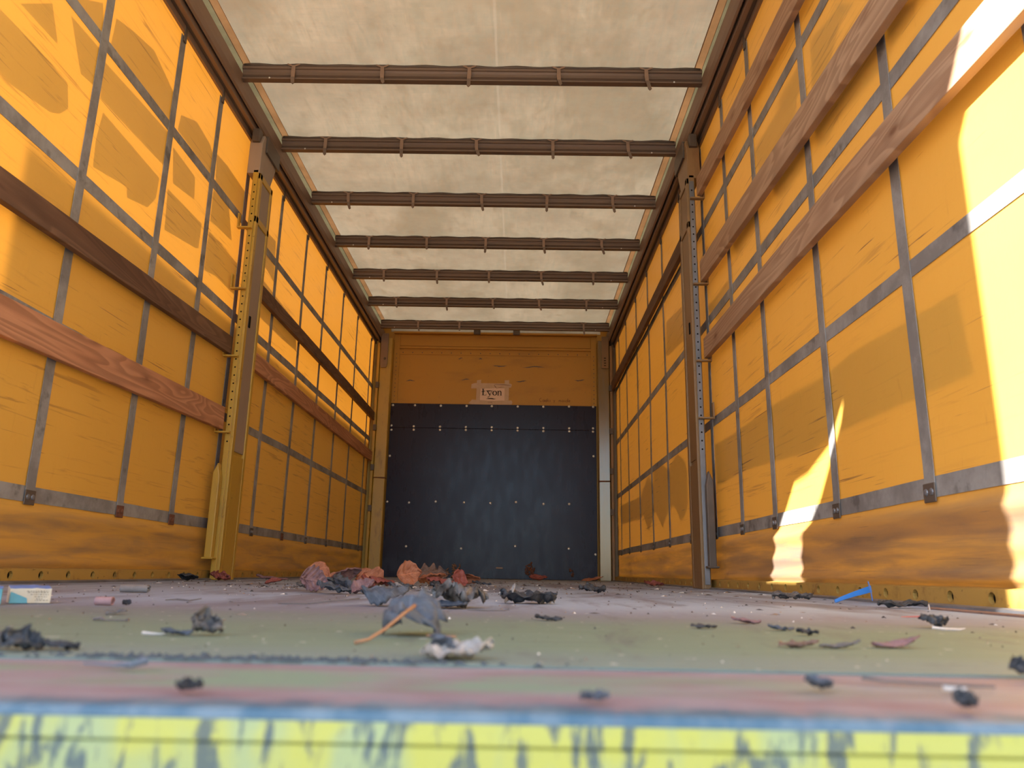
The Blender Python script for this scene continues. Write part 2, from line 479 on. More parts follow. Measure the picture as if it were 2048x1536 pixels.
# ------------------------------------------------------------------ mesh helpers
class MB:
    def __init__(s):
        s.v = []
        s.f = []
        s.mi = []
        s.uv = None

    def add(s, vs, fs, mi=0):
        o = len(s.v)
        s.v += [tuple(v) for v in vs]
        s.f += [tuple(i + o for i in f) for f in fs]
        s.mi += [mi] * len(fs)
        return s

    def box(s, x0, x1, y0, y1, z0, z1, mi=0):
        v = [(x0, y0, z0), (x1, y0, z0), (x1, y1, z0), (x0, y1, z0), (x0, y0, z1), (x1, y0, z1), (x1, y1, z1), (x0, y1, z1)]
        return s.add(v, [(0, 3, 2, 1), (4, 5, 6, 7), (0, 1, 5, 4), (1, 2, 6, 5), (2, 3, 7, 6), (3, 0, 4, 7)], mi)

    def prism(s, prof, axis, a, b, mi=0):
        n = len(prof)

        def pt(p, t):
            return {'x': (t, p[0], p[1]), 'y': (p[0], t, p[1]), 'z': (p[0], p[1], t)}[axis]
        vs = [pt(p, a) for p in prof] + [pt(p, b) for p in prof]
        fs = [(i, (i + 1) % n, n + (i + 1) % n, n + i) for i in range(n)]
        fs += [tuple(range(n))[::-1], tuple(range(n, 2 * n))]
        return s.add(vs, fs, mi)

    def tube(s, path, r, n=6, mi=0, cap=True):
        path = [Vector(p) for p in path]
        rs = r if hasattr(r, '__len__') else [r] * len(path)
        vs, fs = [], []
        up = Vector((0, 0, 1))
        for i, p in enumerate(path):
            t = (path[min(i + 1, len(path) - 1)] - path[max(i - 1, 0)]).normalized()
            a = t.cross(up)
            if a.length < 1e-4:
                a = t.cross(Vector((1, 0, 0)))
            a.normalize()
            b = a.cross(t)
            for k in range(n):
                q = 2 * PI * k / n
                vs.append(p + rs[i] * (math.cos(q) * a + math.sin(q) * b))
        for i in range(len(path) - 1):
            for k in range(n):
                fs.append((i * n + k, i * n + (k + 1) % n, (i + 1) * n + (k + 1) % n, (i + 1) * n + k))
        if cap:
            fs.append(tuple(range(n)))
            fs.append(tuple(range((len(path) - 1) * n, len(path) * n))[::-1])
        return s.add(vs, fs, mi)

    def dome(s, c, axis, r, h, n=10, mi=0):
        c = Vector(c)
        a = Vector(axis).normalized()
        u = a.orthogonal().normalized()
        w = a.cross(u)
        vs, fs = [], []
        for rr, hh in ((1, 0), (0.85, 0.6), (0.45, 0.95)):
            for k in range(n):
                q = 2 * PI * k / n
                vs.append(c + r * rr * (math.cos(q) * u + math.sin(q) * w) + a * h * hh)
        for j in range(2):
            for k in range(n):
                fs.append((j * n + k, j * n + (k + 1) % n, (j + 1) * n + (k + 1) % n, (j + 1) * n + k))
        fs.append(tuple(range(2 * n, 3 * n)))
        return s.add(vs, fs, mi)

    def build(s, name, mats, parent=None, base=(0, 0, 0), smooth=False, bevel=0.0, solid=0.0):
        me = bpy.data.meshes.new(name)
        b = Vector(base)
        me.from_pydata([tuple(Vector(v) - b) for v in s.v], [], s.f)
        mats = mats if isinstance(mats, (list, tuple)) else [mats]
        for mt in mats:
            me.materials.append(mt)
        for p, i in zip(me.polygons, s.mi):
            p.material_index = i
            p.use_smooth = smooth
        if s.uv:
            ul = me.uv_layers.new(name='UVMap')
            for l in me.loops:
                ul.data[l.index].uv = s.uv[l.vertex_index]
        bm = bmesh.new()
        bm.from_mesh(me)
        bmesh.ops.recalc_face_normals(bm, faces=bm.faces)
        bm.to_mesh(me)
        bm.free()
        me.update()
        o = bpy.data.objects.new(name, me)
        COL.objects.link(o)
        if parent is not None:
            o.parent = parent
            pb = Vector((0, 0, 0))
            q = parent
            while q is not None:
                pb += q.location
                q = q.parent
            o.location = b - pb
        else:
            o.location = b
        if bevel:
            md = o.modifiers.new('bevel', 'BEVEL')
            md.width = bevel
            md.segments = 2
            md.limit_method = 'ANGLE'
        if solid:
            md = o.modifiers.new('solid', 'SOLIDIFY')
            md.thickness = solid
            md.offset = 0
        return o


def tag(o, label, cat, group=None):
    o['label'] = label
    o['category'] = cat
    if group:
        o['group'] = group
    return o


def thing(name, loc, label, cat, group=None):
    o = bpy.data.objects.new(name, None)
    o.empty_display_size = 0.1
    COL.objects.link(o)
    o.location = loc
    return tag(o, label, cat, group)


def struct(o):
    o['kind'] = 'structure'
    return o


def copy_thing(root, loc, label):
    r = root.copy()
    COL.objects.link(r)
    r.location = loc
    r['label'] = label
    for ch in root.children:
        c = ch.copy()
        COL.objects.link(c)
        c.parent = r
        for g in ch.children:
            d = g.copy()
            COL.objects.link(d)
            d.parent = c
    return r


Y0, Y1 = 0.50, 7.72          # plywood floor from the sill to the front wall
XW = 1.24                    # curtain planes
XF = 1.205                   # floor half width

# ------------------------------------------------------------------ yard ground, plus added sun blockers and bounce wall
struct(MB().box(-40, 40, -40, 40, -1.35, -1.25).build('ground', M['asphalt']))
struct(MB().box(-5.5, -5.24, 0.152, 11.0, -1.25, 3.84).build('sun_blocker_left', M['helper_wall']))  # unseen blocker, shaped to cast the shadow edge on the left curtain
struct(MB().box(-5.5, -5.24, -6.0, -1.45, -1.25, 4.09).build('sun_blocker_rear', M['helper_wall']))  # unseen blocker, added to keep the sun off the near floor
struct(MB().box(6.0, 6.3, -3.0, 14.0, -1.25, 4.5).build('bounce_wall_right', M['helper_wall']))  # unseen reflector, added to bounce sun onto the right curtain

# ------------------------------------------------------------------ floor
fm = MB()
fm.box(-XF, XF, Y0 + 0.002, Y1 + 0.02, -0.03, 0.0)
struct(fm.build('floor', M['floor']))
under = MB().box(-1.27, 1.27, 0.36, Y1 + 0.1, -0.20, -0.031)
struct(under.build('trim_1', M['track']))

# rear sill: steel plate, rounded nose, yellow front face
sl = MB()
n = 8
prof = [(0.50, -0.03), (0.50, -0.0015)]
for k in range(n + 1):
    a = PI / 2 + (PI / 2) * k / n
    prof.append((0.350 + 0.0045 * math.cos(a), -0.006 + 0.0045 * math.sin(a)))
top_prof = prof + [(0.350, -0.03)]
sl.prism(top_prof, 'y', -1.27, 1.27)
sl.v = [(b, a, c) for a, b, c in sl.v]
t = thing('rear_sill', (0, 0.35, -0.16), 'worn steel loading sill across the open rear edge, red-brown top, scuffed yellow face', 'sill')
sl.build('sill_plate', M['sill_top'], t, (0, 0.35, -0.16), smooth=False)
fr = MB().prism([(0.3497, -0.16), (0.3497, -0.0055), (0.3450, -0.0062), (0.3445, -0.0138), (0.3468, -0.0143), (0.3468, -0.0150), (0.3447, -0.0155), (0.3445, -0.16)], 'y', -1.27, 1.27)
fr.v = [(b, a, c) for a, b, c in fr.v]
fb = fr.build('front_face', M['sill_front'], t, (0, 0.35, -0.16))
fb['label'] = 'yellow front face with black scuff streaks'

# ------------------------------------------------------------------ roof
cm = MB()
cm.add([(-1.128, 0.35, 2.549), (1.128, 0.35, 2.549), (1.128, Y1 + 0.02, 2.549), (-1.128, Y1 + 0.02, 2.549), (1.25, Y1 + 0.022, 2.40), (-1.25, Y1 + 0.022, 2.40)], [(0, 1, 2, 3), (3, 2, 4, 5)])
ceil = struct(cm.build('ceiling', M['roof']))
cm = MB()
for s in (-1, 1):
    a, b = sorted((s * 1.124, s * 1.166))
    cm.add([(a, 0.35, 2.5480), (b, 0.35, 2.5480), (b, Y1 + 0.02, 2.5480), (a, Y1 + 0.02, 2.5480)], [(0, 1, 2, 3)])
e = cm.build('edge_tape', M['edge_tape'], ceil)
cm = MB()
for s in (-1, 1):
    a, b = sorted((s * 1.163, s * 1.262))
    cm.add([(a, 0.35, 2.5486), (b, 0.35, 2.5486), (b, Y1 + 0.02, 2.5486), (a, Y1 + 0.02, 2.5486)], [(0, 1, 2, 3)])
e = cm.build('edge_film', M['edge_green'], ceil)


# ------------------------------------------------------------------ cant rails with curtain tracks
def rail(s, label):
    P = [(-0.02, 2.52), (-0.02, 2.40), (0.0, 2.345), (0.012, 2.345), (0.012, 2.395), (0.030, 2.395), (0.030, 2.372), (0.050, 2.372),
         (0.050, 2.418), (0.056, 2.418), (0.056, 2.402), (0.064, 2.392), (0.072, 2.402), (0.078, 2.43), (0.080, 2.492), (0.075, 2.500), (0.045, 2.515), (0.03, 2.545)]
    pr = [(s * (XW - d), z) for d, z in P]
    t = thing('roof_rail', (s * 1.19, 0.35, 2.345), label, 'roof rail', 'roof rails')
    b = (s * 1.19, 0.35, 2.345)
    MB().prism(pr, 'y', 0.44, 7.715).build('rail_profile', M['rail'], t, b)
    tk = MB().box(min(s * 1.21, s * 1.227), max(s * 1.21, s * 1.227), 0.45, 7.65, 2.376, 2.394)
    tk.build('curtain_track', M['track'], t, b)
    return t


rail(-1, 'brown aluminium roof rail along the top of the left curtain')
rail(1, 'brown aluminium roof rail along the top of the right curtain')

# ------------------------------------------------------------------ roof bows
BOWY = [3.373, 4.042, 4.716, 5.412, 6.073, 6.750, 7.43]
ORD = ['nearest of the seven', 'second nearest of the seven', 'third from the open rear', 'fourth, middle of the seven', 'fifth from the open rear', 'second farthest, by the front wall end', 'farthest, close above the yellow front wall']
HX = [[-0.90, -0.45, -0.01, 0.44, 0.88], [-0.90, -0.45, -0.01, 0.44, 0.88], [-0.91, -0.47, -0.01, 0.43, 0.87], [-0.90, -0.46, -0.01, 0.43, 0.87],
      [-0.90, -0.45, -0.01, 0.43, 0.87], [-0.90, -0.43, 0.0, 0.43, 0.87], [-0.78, -0.36, 0.90]]
random.seed(4)
for i, (by, lab) in enumerate(zip(BOWY, ORD)):
    by += 0.028
    b = (0, by, 2.4590)
    t = thing('roof_bow', b, 'brown roof cross bow with strap hooks, ' + lab, 'roof bow', 'roof bows')
    pr = [(by, 2.5346), (by - 0.003, 2.5346), (by - 0.003, 2.5182), (by + 0.004, 2.5155), (by + 0.010, 2.5055), (by + 0.011, 2.4918), (by + 0.004, 2.4863), (by + 0.014, 2.4790),
          (by + 0.014, 2.4708), (by - 0.001, 2.4681), (by - 0.001, 2.4599), (by + 0.032, 2.4590), (by + 0.036, 2.4927), (by + 0.036, 2.5410), (by, 2.5410)]
    hw = 1.163
    MB().prism(pr, 'x', -hw, hw).build('beam', M['bow'], t, b)
    # scalloped hem of the roof cloth folded over the bow
    hm = MB()
    N = 60
    vs = []
    for k in range(N + 1):
        x = -1.155 + 2.31 * k / N
        vs += [(x, by - 0.004, 2.5319), (x, by - 0.006 - 0.002 * math.sin(k * 0.9), 2.5424 + 0.0025 * math.sin(k * 1.1 + i))]
    hm.add(vs, [(2 * k, 2 * k + 2, 2 * k + 3, 2 * k + 1) for k in range(N)])
    hm.build('hem', M['track'], t, b, smooth=True, solid=0.002)
    for x in HX[i]:
        L = random.choice([0.034, 0.028, 0.042, 0.02])
        sw = random.uniform(-0.004, 0.020)
        y = by - 0.008
        hk = MB()
        hk.prism([(x - 0.009, 2.5310), (x + 0.009, 2.5310), (x + 0.010, 2.4927), (x + 0.008 + sw * .3, 2.4563), (x - 0.010 + sw * .3, 2.4563), (x - 0.010, 2.4927)], 'y', y - 0.004, y - 0.001)
        for sg in (-1, 1):
            hk.prism([(x + sg * 0.006, 2.5246), (x + sg * 0.022, 2.5301), (x + sg * 0.034, 2.5374), (x + sg * 0.031, 2.5424), (x + sg * 0.016, 2.5383), (x + sg * 0.005, 2.5310)], 'y', y - 0.003, y - 0.001)
        h_ = hk.build('hook', M['hook'], t, b)
        tp = MB().prism([(x - 0.010 + sw * .3, 2.4617), (x + 0.009 + sw * .3, 2.4617), (x + 0.009 + sw, 2.4572 - L), (x + sw, 2.4490 - L), (x - 0.008 + sw, 2.4572 - L)], 'y', y - 0.009, y - 0.004)
        tp.build('hook_tip', M['bow'], h_, b)
    for sx in (-1, 1):
        MB().dome((sx * 1.02, by - 0.002, 2.4645), (0, -1, 0), 0.005, 0.003, 8).build('screw', M['rivet'], t, b)


# ------------------------------------------------------------------ side curtains
def bulge(s, y, z):
    """how far the cloth hangs inward of its plane"""
    d = 0.004 * mnoise.noise(Vector((s * 3, y * 0.8, z * 1.2)))
    if s < 0:
        d *= min(1.0, max(0.0, max(0.9 - y, y - 2.0, 1.5 - z, z - 2.33) / 0.1))
    if z < 0.25:
        w = min(1.0, (0.25 - z) / 0.05)
        w *= 1 - math.exp(-((y - 3.84) / 0.20) ** 4)
        w *= min(1.0, max(0.0, (7.58 - y) / 0.15)) * min(1.0, max(0.0, (z - 0.046) / 0.012))
        n1 = mnoise.noise(Vector((s * 7 + 2, y * 1.1, z * 3)))
        n2 = mnoise.noise(Vector((s * 11, y * 2.7, z * 6)))
        amp = 1.0 if s > 0 else 0.62
        prof = 0.022 * math.exp(-((z - 0.205) / 0.025) ** 2) + 0.014 * math.exp(-((z - 0.125) / 0.022) ** 2) + 0.020 * math.exp(-((z - 0.062) / 0.018) ** 2)
        d += w * max(0, prof * amp * (0.85 + 0.35 * n1) + 0.004 * n1 + 0.003 * n2 + 0.004)
    return d


def frange(a, b, st):
    k = max(1, int(round((b - a) / st)))
    return [a + (b - a) * i / k for i in range(k + 1)]


HOLE = [(1.055, 2.150), (1.180, 2.035), (1.385, 1.969), (1.515, 1.955), (1.730, 1.769), (1.795, 1.600), (1.475, 1.600), (1.475, 1.745), (1.300, 1.875), (1.085, 2.095)]
RECT = (1.00, 1.90, 1.55, 2.20)


def curtain_cloth(s, hole=False):
    mb = MB()
    ys = frange(0.44, RECT[0], 0.06) + frange(RECT[0], RECT[1], 0.05)[1:] + frange(RECT[1], 7.65, 0.06)[1:]
    zs = frange(0.030, 0.262, 0.0116) + frange(0.26, RECT[2], 0.11)[1:] + frange(RECT[2], RECT[3], 0.1)[1:] + [2.40]
    idx = {}
    vs = []
    for j, y in enumerate(ys):
        for k, z in enumerate(zs):
            idx[j, k] = len(vs)
            vs.append((s * (XW - bulge(s, y, z)), y, z))
    fs = []
    for j in range(len(ys) - 1):
        for k in range(len(zs) - 1):
            cy, cz = (ys[j] + ys[j + 1]) / 2, (zs[k] + zs[k + 1]) / 2
            if hole and RECT[0] < cy < RECT[1] and RECT[2] < cz < RECT[3]:
                continue
            fs.append((idx[j, k], idx[j + 1, k], idx[j + 1, k + 1], idx[j, k + 1]))
    mb.add(vs, fs)
    if hole:
        bm = bmesh.new()
        o = [bm.verts.new((s * XW, y, z)) for y, z in ((RECT[0], RECT[2]), (RECT[1], RECT[2]), (RECT[1], RECT[3]), (RECT[0], RECT[3]))]
        h = [bm.verts.new((s * XW, y, z)) for y, z in HOLE]
        ed = [bm.edges.new((o[i], o[(i + 1) % 4])) for i in range(4)] + [bm.edges.new((h[i], h[(i + 1) % len(h)])) for i in range(len(h))]
        bmesh.ops.triangle_fill(bm, edges=ed, use_beauty=True)
        bm.verts.index_update()
        pv = [tuple(v.co) for v in bm.verts]
        pf = [tuple(v.index for v in f.verts) for f in bm.faces]

        def inside(p):
            c = False
            for i in range(len(HOLE)):
                (a, b), (e, f) = HOLE[i], HOLE[i - 1]
                if (b > p[1]) != (f > p[1]) and p[0] < (e - a) * (p[1] - b) / (f - b) + a:
                    c = not c
            return c
        pf = [f for f in pf if not inside((sum(pv[i][1] for i in f) / len(f), sum(pv[i][2] for i in f) / len(f)))]
        mb.add(pv, pf)
        bm.free()
    return mb


def strip(s, pts_y0, pts_y1, z0, z1, vertical, off=0.002, w=None):
    """webbing that follows the cloth; thin box ribbon"""
    mb = MB()
    if vertical:
        ks = frange(z0, z1, 0.08)
        a = [(s * (XW - bulge(s, pts_y0, z) - off), pts_y0, z) for z in ks]
        b = [(s * (XW - bulge(s, pts_y1, z) - off), pts_y1, z) for z in ks]
    else:
        ks = frange(pts_y0, pts_y1, 0.06)
        a = [(s * (XW - bulge(s, y, z0) - off), y, z0 + 0.004 * mnoise.noise(Vector((y * 1.3, s, z0)))) for y in ks]
        b = [(s * (XW - bulge(s, y, z1) - off), y, z1 + 0.004 * mnoise.noise(Vector((y * 1.3, s, z0)))) for y in ks]
    n = len(ks)
    mb.add(a + b, [(i, i + 1, n + i + 1, n + i) for i in range(n - 1)])
    return mb


PRINTS = {-1: [
    [(1.948, 1.691), (2.079, 1.803), (2.138, 1.697)],
    [(1.78, 1.61), (2.019, 1.617), (2.219, 1.611), (2.244, 1.531), (2.207, 1.488), (2.164, 1.465), (1.98, 1.434), (1.80, 1.441)],
    [(2.177, 1.837), (2.36, 1.847), (2.352, 1.697), (2.275, 1.688)],
    [(2.384, 1.822), (2.934, 1.858), (2.912, 1.7), (2.406, 1.681)],
    [(2.434, 1.643), (2.885, 1.63), (2.88, 1.534), (2.824, 1.467), (2.668, 1.429), (2.657, 1.468), (2.428, 1.423), (2.419, 1.526)],
    [(2.423, 2.027), (2.545, 2.067), (2.706, 2.105), (2.916, 2.044), (2.918, 1.915), (2.414, 1.89)],
    [(2.996, 1.997), (3.146, 2.061), (3.31, 2.045), (3.364, 2.012), (3.351, 1.906), (2.983, 1.915)],
    [(3.399, 2.044), (3.537, 2.057), (3.814, 2.05), (3.816, 1.909), (3.422, 1.899)],
    [(2.966, 1.625), (3.325, 1.634), (3.32, 1.51), (3.29, 1.497), (2.984, 1.445)],
    [(3.409, 1.855), (3.613, 1.868), (3.693, 1.715), (3.411, 1.694)],
    [(3.414, 1.64), (3.805, 1.632), (3.803, 1.459), (3.535, 1.46), (3.406, 1.436), (3.403, 1.552)],
    [(2.964, 1.821), (3.2, 1.809), (3.219, 1.705), (3.002, 1.67)],
    [(2.166, 1.90), (2.331, 2.016), (2.369, 1.902)],
    [(4.20, 1.7), (4.879, 1.672), (4.959, 1.487), (4.604, 1.474), (4.2, 1.474)],
    [(4.12, 1.992), (4.361, 2.013), (4.386, 1.762), (4.12, 1.80)]],
    1: [
    [(1.784, 1.543), (1.63, 1.45), (1.653, 1.424), (1.77, 1.42), (1.785, 1.405)],
    [(2.307, 1.605), (1.828, 1.519), (1.834, 1.405), (1.994, 1.419), (2.113, 1.434), (2.224, 1.418), (2.291, 1.441)],
    [(2.766, 1.576), (2.365, 1.55), (2.356, 1.434), (2.505, 1.44), (2.612, 1.435), (2.688, 1.454)],
    [(3.296, 1.543), (2.926, 1.561), (2.924, 1.467), (3.252, 1.465)],
    [(2.615, 1.825), (2.392, 1.826), (2.363, 1.723), (2.516, 1.729)],
    [(2.087, 1.825), (1.944, 1.704), (2.027, 1.725)],
    [(3.821, 1.42), (3.415, 1.416), (3.351, 1.293), (3.585, 1.249)],
    [(2.908, 1.797), (2.399, 1.79), (2.449, 1.643), (2.871, 1.637)],
    [(2.274, 1.837), (2.0, 1.764), (2.138, 1.657), (2.292, 1.636)],
    [(3.784, 0.691), (3.191, 0.694), (2.842, 0.70), (2.378, 0.685), (2.185, 0.701), (1.62, 0.680), (1.60, 0.489), (2.33, 0.491), (2.529, 0.469), (3.228, 0.502), (3.771, 0.492)],
    [(7.417, 0.696), (6.81, 0.687), (6.168, 0.661), (6.063, 0.708), (5.758, 0.785), (5.559, 0.69), (5.51, 0.789), (5.219, 0.796), (4.998, 0.723), (4.883, 0.76), (4.698, 0.784), (4.496, 0.715),
     (4.44, 0.65), (4.453, 0.446), (4.647, 0.367), (4.825, 0.478), (4.98, 0.491), (5.256, 0.373), (5.52, 0.502), (5.818, 0.376), (6.066, 0.519), (6.15, 0.5), (7.38, 0.518)],
    [(4.908, 1.705), (4.377, 1.634), (4.413, 1.425), (4.946, 1.471)]]}

VST = {-1: [2.374, 2.923, 3.372, 3.818, 4.407, 4.985, 5.548, 6.14, 6.73, 7.41],
       1: [1.27, 1.816, 2.36, 2.93, 3.358, 3.811, 4.36, 4.98, 5.59, 6.17, 6.79, 7.31]}


def poly_prism_x(pts, x0, x1):
    mb = MB()
    bm = bmesh.new()
    vs = [bm.verts.new((0, y, z)) for y, z in pts]
    bm.faces.new(vs)
    bmesh.ops.triangulate(bm, faces=bm.faces[:])
    bm.verts.index_update()
    for x in (x0,):
        mb.add([(x, v.co.y, v.co.z) for v in bm.verts], [tuple(v.index for v in f.verts) for f in bm.faces])
    bm.free()
    return mb


def side_curtain(s, label):
    b = (s * XW, 0.44, 0.03)
    t = thing('side_curtain', b, label, 'truck curtain')
    cl = curtain_cloth(s, hole=(s < 0)).build('cloth', M['curtain'], t, b, smooth=True)
    for pts in PRINTS[s]:
        poly_prism_x(pts, s * (XW + 0.012), s * (XW + 0.0125)).build('printed_shape', M['print'], cl, b)
    for zc, hh in ((0.266, 0.024), (0.806, 0.022), (1.339, 0.024), (1.877, 0.023)):
        strip(s, 1.93 if s < 0 and zc > 1.8 else 0.46, 7.64, zc - hh, zc + hh, False).build('horizontal_strap', M['strap'], t, b, solid=0.002)
    for y in VST[s]:
        v = strip(s, y - 0.023, y + 0.023, 0.235, 2.33, True, 0.0045).build('vertical_strap', M['strap'], t, b, solid=0.002)
        bl = bulge(s, y, 0.262)
        pm = MB()
        xa, xb = sorted((s * (XW - bl - 0.006), s * (XW - bl - 0.010)))
        pm.box(xa, xb, y - 0.026, y + 0.026, 0.233, 0.278)
        rusty = y in (2.923, 3.372, 4.985)
        pl = pm.build('strap_plate', M['rust'] if rusty else M['track'], v, b, bevel=0.002)
        for dy in (-0.012, 0.012):
            MB().dome((s * (XW - bl - 0.010), y + dy, 0.257), (-s, 0, 0), 0.009, 0.004).build('rivet', M['rust'] if rusty else M['galv'], v, b)
        hm = MB().box(min(s * 1.226, s * 1.232), max(s * 1.226, s * 1.232), y - 0.012, y + 0.012, 2.30, 2.385)
        hm.build('roller_hanger', M['track'], v, b, bevel=0.002)
    return t


side_curtain(-1, 'yellow tarpaulin curtain with grey webbing on the left side of the truck')
side_curtain(1, 'yellow tarpaulin curtain with grey webbing on the right side, with the sunlit patches')


# ------------------------------------------------------------------ perforated base rails
def base_rail(s, y_first, label):
    b = (s * 1.205, 0.5, 0)
    mb = MB()
    x = s * 1.205
    y = 0.5
    z0, z1 = 0.0, 0.042
    n = 12
    k = 0
    yc = y_first - 0.15 * int((y_first - 0.56) / 0.15)
    edges = [0.5]
    cells = []
    while yc < 7.6:
        cells.append(yc)
        yc += 0.15
    prev = 0.5
    for yc in cells:
        a, c = yc - 0.075, yc + 0.075
        if a > prev + 1e-4:
            mb.add([(x, prev, z0), (x, a, z0), (x, a, z1), (x, prev, z1)], [(0, 1, 2, 3)])
        ring, outer = [], []
        for q in range(n):
            an = 2 * PI * (q + 0.5) / n
            ring.append((x, yc + 0.0125 * math.cos(an), 0.024 + 0.0125 * math.sin(an)))
        m_ = 16
        # face strips between hole and cell outline
        box_pts = [(x, c, 0.024), (x, c, z1), (x, yc, z1), (x, a, z1), (x, a, 0.024), (x, a, z0), (x, yc, z0), (x, c, z0)]
        vs = ring + box_pts
        fs = []
        for q in range(n):
            q2 = (q + 1) % n
            an = 2 * PI * (q + 1) / n
            j = int(((an + PI / 8) % (2 * PI)) / (PI / 4)) % 8
            an0 = 2 * PI * (q) / n
            j0 = int(((an0 + PI / 8) % (2 * PI)) / (PI / 4)) % 8
            fs.append((q, q2, n + j))
            if j != j0:
                fs.append((q, n + j, n + j0))
        mb.add(vs, fs)
        # short barrel of the hole
        o = [(s * 0.010 + p[0], p[1], p[2]) for p in ring]
        mb.add(ring + o, [(q, (q + 1) % n, n + (q + 1) % n, n + q) for q in range(n)])
        prev = c
    mb.add([(x, 0.5, z1), (x, prev, z1), (x + s * 0.03, prev, z1 + 0.003), (x + s * 0.03, 0.5, z1 + 0.003)], [(0, 1, 2, 3)])
    t = thing('base_rail', b, label, 'base rail')
    mb.build('rail_face', M['base_rail'], t, b)
    xa, xb = sorted((s * 1.216, s * 1.232))
    MB().box(xa, xb, 0.5, 7.6, 0.0, 0.041).build('rail_back', M['hole'], t, b)


base_rail(-1, 2.30, 'dirty yellow floor-edge rail with round holes under the left curtain')
base_rail(1, 1.575, 'dirty yellow floor-edge rail with round holes under the right curtain')
for s, nm in ((-1, 'left'), (1, 'right')):
    e = MB()
    a, b_ = sorted((s * 1.172, s * 1.204))
    e.prism([(a, 0.0), (b_, 0.0), (b_, 0.006), ((a + b_) / 2, 0.009), (a, 0.006)], 'y', 0.55, 7.68)
    struct(e.build('baseboard_' + nm, M['galv']))


# ------------------------------------------------------------------ wooden side boards
def board(s, y0, z0, y1, z1, mat, label, h=0.105, th=0.026):
    """bottom edge from (y0,z0) to (y1,z1); inner face at x = s*1.19"""
    mb = MB()
    N = 12
    vs, fs = [], []
    ph = random.random() * 9
    for k in range(N + 1):
        f = k / N
        y = y0 + (y1 - y0) * f
        z = z0 + (z1 - z0) * f
        w = 0.002 * math.sin(f * 5 + ph)
        xi, xo = s * (1.19 + w), s * (1.19 + w + th)
        vs += [(xi, y, z), (xi, y, z + h), (xo, y, z + h), (xo, y, z)]
    for k in range(N):
        o = 4 * k
        for q in range(4):
            fs.append((o + q, o + (q + 1) % 4, o + 4 + (q + 1) % 4, o + 4 + q))
    fs += [(0, 1, 2, 3), (4 * N + 3, 4 * N + 2, 4 * N + 1, 4 * N)]
    mb.add(vs, fs)
    return tag(mb.build('side_board', M[mat], None, (s * 1.2, y0, z0), bevel=0.0025), label, 'wooden board', 'wooden boards along the curtains')


random.seed(11)
board(-1, 0.46, 1.000, 3.728, 1.105, 'wood_dark', 'dark brown wooden board, upper of two across the near left curtain', 0.09)
board(-1, 0.46, 0.650, 3.728, 0.718, 'wood_light', 'reddish pine board with knots, lower of two across the near left curtain', 0.112)
board(-1, 3.955, 1.530, 7.58, 1.522, 'wood_dark', 'dark brown wooden board, upper of two beyond the left post', 0.085)
board(-1, 3.955, 1.118, 7.58, 1.110, 'wood_light', 'reddish pine board, lower of two beyond the left post', 0.098)
board(1, 0.46, 1.900, 3.728, 2.010, 'wood_pale', 'pale brown board, topmost of three across the near right curtain', 0.105)
board(1, 0.46, 1.405, 3.728, 1.525, 'wood_pale', 'pale brown board, middle of three across the near right curtain', 0.115)
board(1, 0.46, 1.072, 3.728, 1.118, 'wood_pale', 'pale board with its near end in sun, lowest of three on the right', 0.105)
board(1, 3.955, 1.878, 7.58, 1.865, 'wood_dark', 'dark brown wooden board beyond the right post', 0.095)


